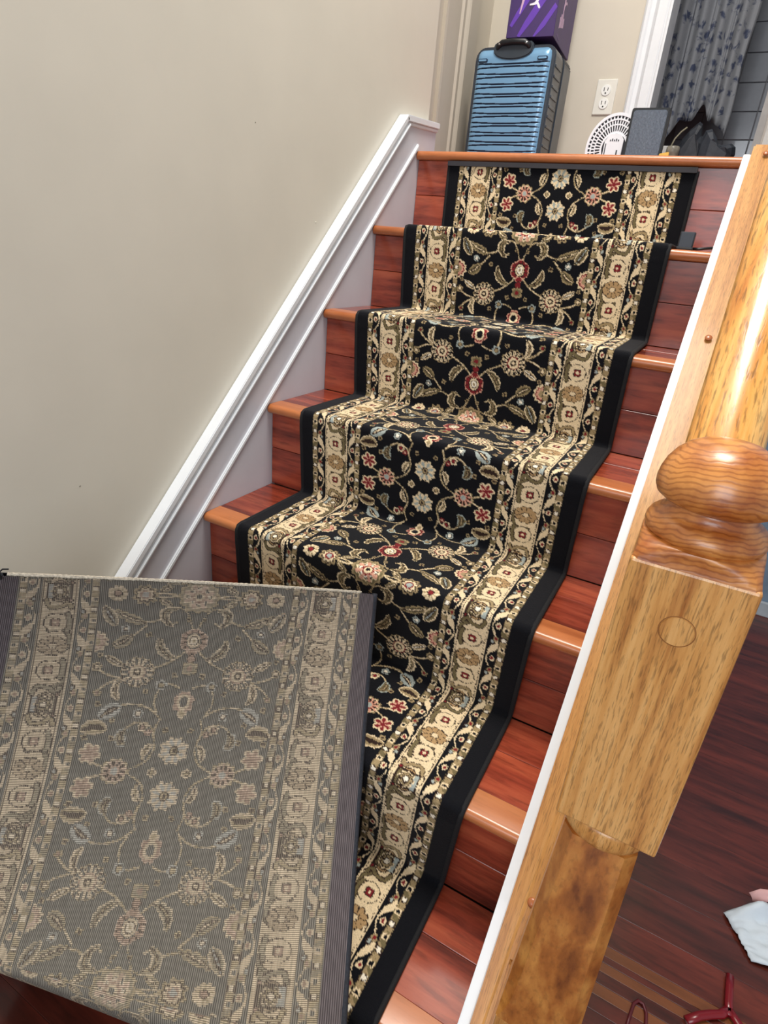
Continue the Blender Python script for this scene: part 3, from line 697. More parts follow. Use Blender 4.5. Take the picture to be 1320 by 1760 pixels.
for j in range(3):
    for i in range(8): pk.faces.new((gr[j][i], gr[j][i+1], gr[j+1][i+1], gr[j+1][i]))
pko = obj('pink_fold', pk, plain('pink_paper', (214, 168, 166), 0.7), pap, True)
pko.modifiers.new('thick', 'SOLIDIFY').thickness = 0.0008
M_red = plain('dark_red_plastic', (120, 6, 22), 0.3, noise=0.04, coat=0.3)
rf = thing('red_hanger', 'dark red forked plastic piece lying flat on the floor in front of the white tissue', 'hanger', (1.13, -0.80, FLOOR))
zf = FLOOR+0.006
keep(obj('stem', sweep(circ(0.0065, 10, 0.005), [(1.133, -0.752, zf), (1.132, -0.775, zf), (1.131, -0.80, zf), (1.131, -0.822, zf)]), M_red, None, True), rf)
keep(obj('left_arm', sweep(circ(0.007, 10, 0.005), [(1.131, -0.812, zf), (1.120, -0.826, zf), (1.104, -0.836, zf), (1.088, -0.848, zf), (1.070, -0.866, zf)]), M_red, None, True), rf)
keep(obj('right_arm', sweep(circ(0.007, 10, 0.005), [(1.131, -0.812, zf), (1.142, -0.822, zf), (1.156, -0.838, zf), (1.172, -0.862, zf), (1.19, -0.90, zf)]), M_red, None, True), rf)
rl = obj('red_loop', tube([(0.985, -0.935, FLOOR+.003), (0.989, -0.905, FLOOR+.003), (0.992, -0.885, FLOOR+.003), (0.998, -0.876, FLOOR+.003), (1.006, -0.877, FLOOR+.003), (1.012, -0.888, FLOOR+.003), (1.014, -0.91, FLOOR+.003), (1.016, -0.935, FLOOR+.003)], 0.0028, 8), plain('dull_red', (88, 20, 28), .4), None, True)
tag(rl, 'thin dull red loop lying on the floor just right of the newel foot', 'loop')

# ================================================================== the patterned runner
RW = 0.594; P2 = 0.300; FW = 0.1485       # width, half pattern repeat, half field width
PAL = np.array([lin(c)[:3] for c in [(10, 11, 17), (158, 138, 102), (228, 206, 168), (122, 32, 38), (160, 168, 162), (48, 32, 26), (212, 158, 134), (112, 100, 70), (240, 230, 210), (176, 144, 102)]])
K, GO, CR, RE, BL, BR_, RO, OL, WH, TN = range(10)
BACK = np.array([lin(c)[:3] for c in [(124, 119, 110), (164, 150, 126), (190, 174, 150), (160, 140, 124), (164, 160, 150), (112, 102, 92), (180, 160, 142), (150, 140, 122), (200, 186, 164), (170, 154, 132)]])
RES = 0.0006
def canvas(w, h):
    ny, nx_ = int(round(h/RES)), int(round(w/RES))
    Y, X = np.mgrid[0:ny, 0:nx_]; return (X+.5)*RES, (Y+.5)*RES, np.zeros((ny, nx_), np.int8)
def fl_poly(X, Y, cx, cy, ell=1.0, rot=0.0):
    dx, dy = X-cx, (Y-cy)/ell
    return np.hypot(dx, dy), np.arctan2(dy, dx)+rot
def flower(c, cx, cy, r, n, layers, ell=1.0, rot=0.0, lobe=0.16, pw=1.0):
    X, Y, A = c; R, T = fl_poly(X, Y, cx, cy, ell, rot)
    for s, col, lb in layers:
        lim = r*s*(1-lb+lb*np.abs(np.cos(n*T/2))**pw)
        A[R < lim] = col
def petals(c, cx, cy, r0, r1, n, col, w=0.5, ell=1.0, rot=0.0):
    X, Y, A = c; R, T = fl_poly(X, Y, cx, cy, ell, rot)
    t = (R-r0)/(r1-r0)
    ph = np.abs(((T*n/(2*math.pi)) % 1.0)-0.5)*2
    A[(t > 0) & (t < 1) & (ph < w*np.sqrt(np.clip(np.sin(np.pi*np.clip(t*.8+.15, 0, 1)), 0, 1)))] = col
def bez(p, n=40):
    P = np.array(p, float); t = np.linspace(0, 1, n)[:, None]
    if len(P) == 2: return P[0]*(1-t)+P[1]*t
    if len(P) == 3: return P[0]*(1-t)**2+2*P[1]*t*(1-t)+P[2]*t*t
    if len(P) == 4: return P[0]*(1-t)**3+3*P[1]*t*(1-t)**2+3*P[2]*t*t*(1-t)+P[3]*t**3
    out = []
    for i in range(len(P)-1):      # Catmull-Rom
        a, b_, c_, d = P[max(i-1, 0)], P[i], P[i+1], P[min(i+2, len(P)-1)]
        tt = np.linspace(0, 1, 10)[:, None]
        out.append(0.5*((2*b_)+(-a+c_)*tt+(2*a-5*b_+4*c_-d)*tt**2+(-a+3*b_-3*c_+d)*tt**3))
    return np.vstack(out)
def stroke(c, pts, w, col, w1=None, wf=None):
    X, Y, A = c; L = bez(pts); n = len(L)
    for i, (x, y) in enumerate(L):
        t = i/(n-1); ww = wf(t) if wf else w+((w1 if w1 is not None else w)-w)*t
        if ww <= 0: continue
        i0 = max(0, int((y-ww)/RES)-1); i1 = int((y+ww)/RES)+2; j0 = max(0, int((x-ww)/RES)-1); j1 = int((x+ww)/RES)+2
        if i1 <= 0 or j1 <= 0: continue
        sx, sy = X[i0:i1, j0:j1], Y[i0:i1, j0:j1]
        A[i0:i1, j0:j1][(sx-x)**2+(sy-y)**2 < ww*ww] = col
def leaf(c, pts, w, fill=OL, edge=CR, vein=GO, ser=0.0):
    w = w*1.08
    s = lambda k: (lambda t: k*max(0.0, math.sin(math.pi*min(1, t*.92+.04)))**0.75*(1+(ser+.1)*math.sin(t*30)))
    stroke(c, pts, w, edge, wf=s(w)); stroke(c, pts, w, fill, wf=s(w-0.0018)); stroke(c, pts, w, BR_, wf=s(w*.40)); stroke(c, pts, w, vein, wf=s(0.0011))
# ---- field, one quarter of the repeat: x from the centre line, y from the medallion to the star pair
F = canvas(FW, P2)
ST = 0.0017
def fld(F):
    s = 0.300/0.315
    S = lambda pts: [(x, y*s) for x, y in pts]
    # stems
    for p in ([(0.004, 0.062), (0.02, 0.028), (0.045, 0.025), (0.056, 0.040), (0.045, 0.058), (0.030, 0.052)],
              [(0.054, 0.046), (0.075, 0.060), (0.10, 0.056), (0.122, 0.036)],
              [(0.075, 0.060), (0.086, 0.072), (0.098, 0.086)],
              [(0.010, 0.104), (0.022, 0.124), (0.045, 0.135), (0.060, 0.140)],
              [(0.100, 0.158), (0.118, 0.158), (0.132, 0.150), (0.139, 0.144)],
              [(0.104, 0.160), (0.125, 0.168), (0.133, 0.182)],
              [(0.010, 0.172), (0.028, 0.166), (0.040, 0.172), (0.046, 0.196), (0.040, 0.215)],
              [(0.036, 0.222), (0.054, 0.204), (0.078, 0.198), (0.100, 0.208)],
              [(0.032, 0.226), (0.038, 0.250), (0.032, 0.275), (0.042, 0.298), (0.066, 0.313)],
              [(0.034, 0.262), (0.044, 0.240), (0.064, 0.234), (0.080, 0.244), (0.084, 0.256)],
              [(0.100, 0.310), (0.118, 0.305), (0.128, 0.296)],
              [(0.03, 0.0), (0.048, 0.006), (0.066, 0.002)]):
        stroke(F, S(p), ST, GO)
        stroke(F, S(p), 0.0008, CR)
    # leaves
    leaf(F, S([(0.032, 0.028), (0.052, 0.022), (0.058, 0.046), (0.036, 0.060)]), 0.0065, OL, CR, GO, .15)
    leaf(F, S([(0.078, 0.056), (0.092, 0.050), (0.112, 0.046), (0.124, 0.032)]), 0.0062, OL, GO, CR, .2)
    leaf(F, S([(0.121, 0.060), (0.130, 0.048), (0.140, 0.026)]), 0.0075, OL, CR, BL, .25)
    leaf(F, S([(0.096, 0.080), (0.106, 0.096), (0.122, 0.100)]), 0.0072, OL, GO, CR, .2)
    leaf(F, S([(0.024, 0.120), (0.044, 0.116), (0.055, 0.100), (0.052, 0.082)]), 0.0068, OL, CR, GO, .1)
    leaf(F, S([(0.104, 0.136), (0.116, 0.130), (0.130, 0.120)]), 0.0058, GO, CR, WH)
    leaf(F, S([(0.100, 0.162), (0.114, 0.172), (0.110, 0.190), (0.100, 0.196)]), 0.0058, CR, CR, GO, .1)
    leaf(F, S([(0.096, 0.210), (0.112, 0.214), (0.122, 0.228)]), 0.0080, BL, BL, CR, .3)
    leaf(F, S([(0.112, 0.248), (0.128, 0.240), (0.146, 0.250)]), 0.0085, GO, CR, BR_, .3)
    leaf(F, S([(0.036, 0.270), (0.048, 0.276), (0.046, 0.296)]), 0.0052, CR, CR, GO)
    leaf(F, S([(0.080, 0.246), (0.092, 0.256), (0.088, 0.270), (0.078, 0.270)]), 0.0070, OL, BL, GO, .15)
    leaf(F, S([(0.060, 0.006), (0.052, 0.016), (0.040, 0.018)]), 0.0052, OL, GO, CR)
    for cx, cy, r in ((0.022, 0.150, .0055), (0.130, 0.205, .0055), (0.020, 0.245, .0050), (0.100, 0.262, .0055), (0.062, 0.180, .0050), (0.138, 0.118, .0050), (0.070, 0.078, .0055), (0.104, 0.232, .005), (0.012, 0.045, .0045), (0.140, 0.262, .006)):
        flower(F, cx, cy*s, r, 4, [(1.0, GO, .35), (.5, BR_, .2)], 1.0, .5)
    # small flowers
    for cx, cy, r, a, b_ in ((0.106, 0.068, 0.0075, BL, WH), (0.040, 0.168, 0.0095, BL, GO), (0.067, 0.219, 0.0085, BL, WH), (0.056, 0.242, 0.0085, CR, RE), (0.027, 0.315, 0.0080, CR, GO), (0.134, 0.186, 0.0065, GO, RE), (0.141, 0.140, 0.0085, GO, CR), (0.046, 0.250, 0.006, RE, RO)):
        flower(F, cx, cy*s, r, 5, [(1.0, a, .28), (.62, BR_, .2), (.42, b_, 0)], 1.0, .4)
    # medallion
    flower(F, 0, 0, 0.0335, 12, [(1.0, GO, .14), (.86, OL, .1), (.74, CR, .22), (.60, K, .2), (.54, WH, .3), (.40, RE, .2), (.26, CR, .2), (.12, K, 0)], 0.95)
    petals(F, 0, 0, 0.010, 0.024, 8, RO, .5)
    # side flowers on the medallion row
    flower(F, 0.082, 0.0, 0.0205, 9, [(1.0, GO, .28), (.78, BR_, .25), (.66, CR, .28), (.42, RE, .1), (.26, BL, .1)], 1.0, .3)
    flower(F, 0.1225, 0.0, 0.0155, 10, [(1.0, CR, .16), (.80, CR, .1), (.42, BR_, 0), (.30, RE, 0)])
    petals(F, 0.1225, 0.0, 0.006, 0.0135, 10, GO, .3)
    # half palmette on the field edge
    flower(F, 0.1485, 0.094*s, 0.0200, 11, [(1.0, CR, .2), (.8, RE, .22), (.66, RO, .25), (.40, GO, .1)])
    # main palmette
    flower(F, 0, 0.086*s, 0.0225, 6, [(1.0, RO, .1), (.92, RE, .14), ], 1.0, .5)
    petals(F, 0, 0.086*s, 0.012, 0.021, 12, BR_, .22)
    flower(F, 0, 0.086*s, 0.0118, 2, [(1.0, K, .1), (.86, CR, .1), (.62, BR_, .1), (.50, WH, .1), (.22, GO, 0)], 1.35)
    flower(F, 0, 0.108*s, 0.0088, 3, [(1.0, RO, .2), (.75, RE, .1)], 1.0, .5)
    flower(F, 0, 0.120*s, 0.0080, 4, [(1.0, BR_, .2), (.8, RE, .1)], 1.1)
    flower(F, 0, 0.137*s, 0.0140, 5, [(1.0, GO, .3), (.7, OL, .2), (.34, RE, .1)], 0.95, 0.63)
    # daisy pair
    flower(F, 0.0795, 0.147*s, 0.0265, 14, [(1.0, GO, .14), (.93, BR_, .14), (.86, K, .1)])
    petals(F, 0.0795, 0.147*s, 0.013, 0.0245, 14, CR, .62)
    petals(F, 0.0795, 0.147*s, 0.0165, 0.0225, 14, BR_, .2)
    flower(F, 0.0795, 0.147*s, 0.0135, 10, [(1.0, RE, .1), (.84, CR, .06), (.46, BR_, 0), (.24, CR, 0)])
    # small palmette
    flower(F, 0, 0.198*s, 0.0180, 7, [(1.0, RO, .25), (.86, RE, .2)], 1.15, .4)
    flower(F, 0, 0.196*s, 0.0105, 2, [(1.0, CR, .1), (.62, K, .1)], 1.35)
    flower(F, 0, 0.217*s, 0.0080, 5, [(1.0, CR, .3), (.5, GO, .1)], 1.1)
    # stars
    flower(F, 0, 0.2785*s, 0.0240, 8, [(1.0, CR, .5), (.80, BL, .5)], 1.0, .39, pw=1.4)
    petals(F, 0, 0.2785*s, 0.004, 0.0205, 8, CR, .5, 1.0, .39)
    flower(F, 0, 0.2785*s, 0.0075, 6, [(1.0, BR_, .1), (.75, GO, .1), (.35, BR_, 0)])
    # flower with grey heart on the mirror line
    flower(F, 0.084, 0.315*s, 0.0212, 10, [(1.0, GO, .22), (.88, CR, .22), (.76, BR_, .2)])
    petals(F, 0.084, 0.315*s, 0.008, 0.0180, 10, RO, .5)
    flower(F, 0.084, 0.315*s, 0.0092, 8, [(1.0, RE, .1), (.80, RO, .1), (.58, BL, 0)])
    # red and cream flower
    flower(F, 0.1265, 0.288*s, 0.0178, 6, [(1.0, CR, .32), (.70, RO, .3)], 1.0, .2)
    petals(F, 0.1265, 0.288*s, 0.003, 0.0145, 6, RE, .6, 1.0, .2+math.pi/6)
    flower(F, 0.1265, 0.288*s, 0.0042, 6, [(1.0, RE, .1)])
fld(F)
FT = F[2]
# ---- border, x from the outer edge
BWD = 0.1485; BP = 0.200
Bd = canvas(BWD, BP); X, Y, A = Bd
def guard(x0, x1, phase=0.0):
    A[(X >= x0) & (X < x1)] = GO
    A[((X >= x0) & (X < x0+.0008)) | ((X >= x1-.0009) & (X < x1))] = BR_
    m = (X >= x0) & (X < x1)
    A[m & (((X*1.0+Y*.9) % 0.017) < 0.0011)] = OL
    A[m & (((X*1.0+Y*.9+.008) % 0.034) < 0.010)] = OL
    xc = (x0+x1)/2; hw_ = (x1-x0)/2
    for k in range(-1, 6):
        yc = k*0.04+phase
        A[m & (np.abs(Y-yc) < .0046) & (np.abs(X-xc) < hw_-.0014)] = BR_
        A[m & (np.abs(Y-yc) < .0032) & (np.abs(X-xc) < hw_-.0028)] = WH
        yc += 0.02
        A[m & (np.abs(Y-yc) < .0046) & (np.abs(X-xc) < hw_-.0012)] = CR
        A[m & (np.abs(Y-yc) < .0026) & (np.abs(X-xc) < hw_-.0034)] = K
def wave(x0, x1, phase=0.0, flip=1):
    m = (X >= x0) & (X < x1); A[m] = K
    xc = (x0+x1)/2; a = (x1-x0)*.30
    q = 2*math.pi*(Y+phase)/0.0667
    cen = xc+flip*a*np.sin(q)
    A[m & (np.abs(X-cen) < .0011+.0052*np.clip(np.cos(q+.6), 0, 1)**1.3)] = CR
    for k in range(-1, 5):
        yc = k*0.0667-phase
        for yy, xo, col, c2 in ((yc+.0165, a*.9*flip, CR, RE), (yc+.050, -a*.2*flip, BL, BR_), (yc+.042, a*1.0*flip, GO, RE)):
            R = np.hypot(X-(xc-xo*.6), (Y-yy)*.8)
            A[m & (R < .0046)] = col if c2 != BR_ else BR_
            A[m & (R < .0026)] = c2 if c2 != BR_ else BL
A[:] = K
guard(0.0305, 0.0430); wave(0.0430, 0.0635)
A[(X >= .0635) & (X < .0660)] = CR; A[(X >= .0660) & (X < .0672)] = BR_
m = (X >= .0672) & (X < .1135); A[m] = CR
A[(X >= .1135) & (X < .1147)] = BR_; A[(X >= .1147) & (X < .1172)] = CR
wave(0.1172, 0.1358, 0.02, -1); guard(0.1358, 0.1478, 0.008); A[X >= .1478] = K
c = Bd; xm = 0.0904
def scroll(y0, sgn):
    # brown and olive leafy scroll swinging from one side of the band to the other
    p = [(xm+sgn*.004, y0-.008), (xm+sgn*.020, y0+.004), (xm+sgn*.020, y0+.022), (xm+sgn*.010, y0+.034), (xm-sgn*.010, y0+.032)]
    stroke(c, p, .0036, BR_); stroke(c, p, .0024, OL)
for yb_, sg in ((0.045, 1), (0.105, 1)):
    scroll(yb_-.01, 1)
for y0, s_ in ((0.018, 1), (0.182, -1)):
    q = [(xm-.018, y0), (xm-.012, y0+s_*.012), (xm+.004, y0+s_*.010), (xm+.014, y0+s_*.002), (xm+.018, y0+s_*.012)]
    stroke(c, q, .0042, BR_); stroke(c, q, .0028, OL if s_ > 0 else GO)
    q = [(xm-.008, y0-s_*.004), (xm, y0+s_*.004), (xm+.008, y0-s_*.004)]
    stroke(c, q, .0028, BR_); stroke(c, q, .0012, TN)
    flower(c, xm+.0165, y0-s_*.001, .0042, 5, [(1, BR_, .2), (.5, RE, 0)])
for y0 in (0.058, 0.142):     # pale pods outlined in brown, each with a small red flower
    R, T = fl_poly(X, Y, xm-.001, y0, 0.92)
    A[(R < .0185) & m] = BR_; A[(R < .0171) & m] = CR
    flower(c, xm-.002, y0, .0088, 4, [(1, BR_, .3), (.8, RE, .3), (.32, CR, 0)], 1, .78)
q = [(xm+.016, .046), (xm+.021, .060), (xm+.016, .076)]; stroke(c, q, .0044, BR_); stroke(c, q, .0030, OL)
q = [(xm+.016, .128), (xm+.021, .142), (xm+.014, .158)]; stroke(c, q, .0044, BR_); stroke(c, q, .0030, OL)
flower(c, xm-.001, .100, .0225, 10, [(1, BR_, .14), (.93, TN, .14)], .80)
petals(c, xm-.001, .100, .008, .019, 10, BR_, .16, .80); flower(c, xm-.001, .100, .0078, 6, [(1, BR_, .2), (.8, CR, .2)], .7)
for yy in (0.0, BP):          # square device
    A[(np.abs(Y-yy) < .0145) & (np.abs(X-xm) < .0195)] = BR_
    A[(np.abs(Y-yy) < .0125) & (np.abs(X-xm) < .0175) & (((X*1.0) % .006) < .0034)] = OL
    A[(np.abs(Y-yy) < .0125) & (X < xm-.0095) & (X > xm-.0175)] = BL
    flower(c, xm, yy, .0135, 8, [(1, CR, .2), (.9, BR_, .2), (.74, GO, .3), (.5, BR_, .2), (.34, WH, .2)])
BT = A
# woolly ragged sampling
rs = np.random.RandomState(3)
def sample(u, t, jit=0.0009, mir=False):
    """u 0..RW across, t along; returns palette indices"""
    u = u+rs.uniform(-jit, jit, u.shape); t = t+rs.uniform(-jit, jit, t.shape)
    right = u > RW/2
    ue = np.where(right, RW-u, u); ue = np.clip(ue, 0, RW/2-1e-6)
    ph = np.mod(t, 2*P2); ph = np.where(ph > P2, 2*P2-ph, ph)
    fx = np.clip(((RW/2-ue)/RES).astype(int), 0, FT.shape[1]-1); fy = np.clip((ph/RES).astype(int), 0, FT.shape[0]-1)
    f_ = FT[fy, fx]
    bx_ = np.clip((ue/RES).astype(int), 0, BT.shape[1]-1); by_ = np.clip((np.mod(t, BP)/RES).astype(int), 0, BT.shape[0]-1)
    b_ = BT[by_, bx_]
    return np.where(ue < BWD, b_, f_)

# ---- path of the stair part: list of (s, y, z)
TH = 0.009
pl = [(-0.0, OVH-0.0105, -0.0245)]
corner = []
for k in range(NSTEP):
    zt = -k*RISE; yk = -k*RUN
    zbot = -(k+1)*RISE
    if k < NSTEP-1:
        corner += [((yk+OVH-TH-0.001, zbot+TH), 0.010), ((-(k+1)*RUN-TH, zbot+TH), 0.013), ((-(k+1)*RUN-TH, zbot-NOSE-0.004), 0.012)]
corner.append(((-(NSTEP-1)*RUN-TH+0.004, FLOOR+0.075), 0.03))
def fillet(p0, cs):
    out = [Vector(p0)]
    for i, (c_, r) in enumerate(cs):
        c_ = Vector(c_); a = out[-1]; nxt = Vector(cs[i+1][0]) if i+1 < len(cs) else None
        if nxt is None: out.append(c_); break
        d0 = (a-c_).normalized(); d1 = (nxt-c_).normalized()
        ang = d0.angle(d1)
        L = min(r/math.tan(ang/2), (a-c_).length*.49, (nxt-c_).length*.49)
        A0, A1 = c_+d0*L, c_+d1*L
        for t in np.linspace(0, 1, 9): out.append(A0*(1-t)**2+c_*2*t*(1-t)+A1*t*t)
    return out
poly2 = fillet((OVH-0.0105, -0.0245), corner)
PY = np.array([p.x for p in poly2]); PZ = np.array([p.y for p in poly2])
cs_ = np.concatenate([[0], np.cumsum(np.hypot(np.diff(PY), np.diff(PZ)))])
LS = cs_[-1]
# right and left edges drift a little going down
def xl(z): return np.interp(-z, [0, .19, .57, .76, .95, 1.14, 1.33], [.0945, .0965, .0985, .0965, .0900, .0800, .070])
def xr(z): return np.interp(-z, [0, .19, .57, .76, .95, 1.14, 1.33], [.6835, .6860, .6900, .6885, .6820, .6690, .6550])
CELL = 0.00165
nu_ = int(RW/CELL)
U1 = np.linspace(0, RW, nu_+1)
ns = int(LS/CELL); s1 = np.linspace(0, LS, ns+1)
yy_ = np.interp(s1, cs_, PY); zz_ = np.interp(s1, cs_, PZ)
Ug, Sg = np.meshgrid(U1, s1)
Xs = xl(zz_)[:, None]+(xr(zz_)-xl(zz_))[:, None]*(U1/RW)[None, :]
Ys = np.repeat(yy_[:, None], nu_+1, 1); Zs = np.repeat(zz_[:, None], nu_+1, 1)
# slight slack waves
wv = 0.0018*np.sin(Ug*17+Sg*5)*np.sin(Sg*15.5)
Zs = Zs+wv*0.6; Ys = Ys-np.abs(wv)*0.6
T0 = 0.300-0.062        # star pair falls mid first riser
tS = Sg+T0
TEND = None

# ---- flap: turned-back end, back of the carpet to the room
pxU = np.array([0, .25, .5, .75, 1.0])
pxg = np.array([[(-2, 990), (175, 997), (345, 1003), (505, 1013), (645, 1022)],
                [(-72, 1334), (118, 1340), (285, 1346), (450, 1353), (617, 1360)],
                [(-140, 1616), (36, 1622), (212, 1630), (400, 1636), (597, 1642)]], float)
def flap_pt(uu, s, off=0.0):
    """uu 0..1, s metres from the free end"""
    q = (s-0.0)/0.57
    l0 = (q-0.5965)*(q-1)/((-0.5965)*(-1)); l1 = q*(q-1)/(0.5965*(0.5965-1)); l2 = q*(q-0.5965)/(1*(1-0.5965))
    res = 0
    rowsx = [np.polynomial.polynomial.polyfit(pxU, pxg[i], 3) for i in range(3)]
    px_ = [l0*np.polynomial.polynomial.polyval(uu, rowsx[0][:, d])+l1*np.polynomial.polynomial.polyval(uu, rowsx[1][:, d])+l2*np.polynomial.polynomial.polyval(uu, rowsx[2][:, d]) for d in (0, 1)]
    a = uu*0.595-0.3; b_ = s-0.3
    D = 0.97348+0.190846*a-0.14718*b_-0.5747*a*b_-0.03529*a*a-0.77925*b_*b_
    D = D*(0.922-0.062*uu)
    dx = (px_[0]-660)/FPX; dy = -(px_[1]-880)/FPX
    return [CAM[i]+D*(Fv[i]+Rv[i]*dx+Uv[i]*dy) for i in range(3)]
SB = lambda uu: 0.572+0.110*uu
nf = int(0.64/CELL)
uu = U1/RW
def flap_grid(ncol, nrow):
    un = np.linspace(0, 1, ncol+1); v = np.linspace(0, 1, nrow+1)
    UU, VV = np.meshgrid(un, v); S = VV*SB(UU)
    return UU, S, np.stack(flap_pt(UU, S), -1)
def loop_grid(ncol, nrow):
    """from the foot of the stair part, forward and round, up into the flap"""
    un = np.linspace(0, 1, ncol+1)
    z_e = PZ[-1]; y_e = PY[-1]
    Q = np.stack([xl(z_e)+(xr(z_e)-xl(z_e))*un, np.full_like(un, y_e), np.full_like(un, z_e)], -1)
    e_ = 1e-3
    Pb = np.stack(flap_pt(un, SB(un)), -1); Pa = np.stack(flap_pt(un, SB(un)-e_), -1)
    tb = (Pb-Pa)/e_; tb /= np.linalg.norm(tb, axis=1)[:, None]
    mA = np.array([0, -0.02, -1.0])*0.26; mB = -tb*(0.10+0.22*un)[:, None]
    t = np.linspace(0, 1, nrow+1)[:, None, None]
    h00 = 2*t**3-3*t**2+1; h10 = t**3-2*t**2+t; h01 = -2*t**3+3*t**2; h11 = t**3-t**2
    G = h00*Q[None]+h10*mA[None, None]+h01*Pb[None]-h11*(-mB)[None]
    G[..., 2] = np.maximum(G[..., 2], FLOOR+0.011)
    return un, t[:, 0, 0], G
LOOPM = 0.30

def grid_mesh(name, G, cols, mat, parent, uv=None, mask=None, smooth=True):
    ny, nx_ = G.shape[:2]
    me = bpy.data.meshes.new(name)
    nvt = ny*nx_; nq = (ny-1)*(nx_-1)
    me.vertices.add(nvt); me.vertices.foreach_set('co', G.reshape(-1).astype(np.float32))
    i = np.arange(nvt).reshape(ny, nx_)
    quads = np.stack([i[:-1, :-1], i[:-1, 1:], i[1:, 1:], i[1:, :-1]], -1).reshape(-1, 4)
    me.loops.add(nq*4); me.polygons.add(nq)
    me.loops.foreach_set('vertex_index', quads.reshape(-1).astype(np.int32))
    me.polygons.foreach_set('loop_start', (np.arange(nq)*4).astype(np.int32))
    try: me.polygons.foreach_set('loop_total', np.full(nq, 4, np.int32))
    except Exception: pass
    me.update(calc_edges=True)
    ca = me.color_attributes.new('yarn', 'FLOAT_COLOR', 'POINT')
    c4 = np.ones((nvt, 4), np.float32); c4[:, :3] = cols.reshape(-1, 3); ca.data.foreach_set('color', c4.reshape(-1))
    if mask is not None:
        at = me.attributes.new('motif', 'FLOAT', 'POINT'); at.data.foreach_set('value', mask.reshape(-1).astype(np.float32))
    if uv is not None:
        ul = me.uv_layers.new(name='weave'); u2 = uv.reshape(-1, 2)[quads.reshape(-1)]; ul.data.foreach_set('uv', u2.reshape(-1).astype(np.float32))
    me.polygons.foreach_set('use_smooth', np.full(nq, smooth, bool))
    me.materials.append(mat)
    o = bpy.data.objects.new(name, me); C.objects.link(o)
    if parent: keep(o, parent)
    return o
# materials
M_pile, nt, b = newmat('wool_pile')
at = N(nt, 'ShaderNodeAttribute', attribute_name='yarn')
tc = N(nt, 'ShaderNodeTexCoord'); nz = N(nt, 'ShaderNodeTexNoise'); nz.inputs['Scale'].default_value = 600; nz.inputs['Detail'].default_value = 2
nt.links.new(tc.outputs['Object'], nz.inputs['Vector'])
mr = N(nt, 'ShaderNodeMapRange'); mr.inputs['From Min'].default_value = .25; mr.inputs['From Max'].default_value = .75; mr.inputs['To Min'].default_value = .80; mr.inputs['To Max'].default_value = 1.22
nt.links.new(nz.outputs['Fac'], mr.inputs['Value'])
vm = N(nt, 'ShaderNodeVectorMath', operation='SCALE'); nt.links.new(at.outputs['Color'], vm.inputs[0]); nt.links.new(mr.outputs[0], vm.inputs['Scale'])
nt.links.new(vm.outputs[0], b.inputs['Base Color']); b.inputs['Roughness'].default_value = 0.9; b.inputs['Specular IOR Level'].default_value = 0.15
b.inputs['Sheen Weight'].default_value = 0.08; b.inputs['Sheen Roughness'].default_value = 0.5
bp = N(nt, 'ShaderNodeBump'); bp.inputs['Strength'].default_value = .5; bp.inputs['Distance'].default_value = .0015
nt.links.new(nz.outputs['Fac'], bp.inputs['Height']); nt.links.new(bp.outputs[0], b.inputs['Normal'])

M_back, nt, b = newmat('woven_backing')
at = N(nt, 'ShaderNodeAttribute', attribute_name='yarn'); am = N(nt, 'ShaderNodeAttribute', attribute_name='motif')
uvn = N(nt, 'ShaderNodeUVMap', uv_map='weave'); sep = N(nt, 'ShaderNodeSeparateXYZ'); nt.links.new(uvn.outputs[0], sep.inputs[0])
def rib(sock, period):
    a = N(nt, 'ShaderNodeMath', operation='MULTIPLY'); a.inputs[1].default_value = 2*math.pi/period; nt.links.new(sock, a.inputs[0])
    s_ = N(nt, 'ShaderNodeMath', operation='SINE'); nt.links.new(a.outputs[0], s_.inputs[0])
    m_ = N(nt, 'ShaderNodeMapRange'); m_.inputs['From Min'].default_value = -1; m_.inputs['From Max'].default_value = .6; nt.links.new(s_.outputs[0], m_.inputs['Value']); return m_.outputs[0]
rv = rib(sep.outputs[0], 0.0027); rh = rib(sep.outputs[1], 0.0026)
mixr = N(nt, 'ShaderNodeMix', data_type='FLOAT'); nt.links.new(am.outputs['Fac'], mixr.inputs[0]); nt.links.new(rv, mixr.inputs[2]); nt.links.new(rh, mixr.inputs[3])
mrr = N(nt, 'ShaderNodeMapRange'); mrr.inputs['To Min'].default_value = .42; mrr.inputs['To Max'].default_value = 1.12
nt.links.new(mixr.outputs[0], mrr.inputs['Value'])
nz = N(nt, 'ShaderNodeTexNoise'); nz.inputs['Scale'].default_value = 1.0; nz.inputs['Detail'].default_value = 3
mpn = N(nt, 'ShaderNodeVectorMath', operation='MULTIPLY'); mpn.inputs[1].default_value = (420, 40, 1); nt.links.new(uvn.outputs[0], mpn.inputs[0]); nt.links.new(mpn.outputs[0], nz.inputs['Vector'])
mrn = N(nt, 'ShaderNodeMapRange'); mrn.inputs['From Min'].default_value = .3; mrn.inputs['From Max'].default_value = .7; mrn.inputs['To Min'].default_value = .8; mrn.inputs['To Max'].default_value = 1.15; nt.links.new(nz.outputs['Fac'], mrn.inputs['Value'])
pm = N(nt, 'ShaderNodeMath', operation='MULTIPLY'); nt.links.new(mrr.outputs[0], pm.inputs[0]); nt.links.new(mrn.outputs[0], pm.inputs[1])
vm = N(nt, 'ShaderNodeVectorMath', operation='SCALE'); nt.links.new(at.outputs['Color'], vm.inputs[0]); nt.links.new(pm.outputs[0], vm.inputs['Scale'])
nt.links.new(vm.outputs[0], b.inputs['Base Color']); b.inputs['Roughness'].default_value = .8; b.inputs['Specular IOR Level'].default_value = .2
ad1 = N(nt, 'ShaderNodeMath', operation='ADD'); nt.links.new(mixr.outputs[0], ad1.inputs[0]); nt.links.new(am.outputs['Fac'], ad1.inputs[1])
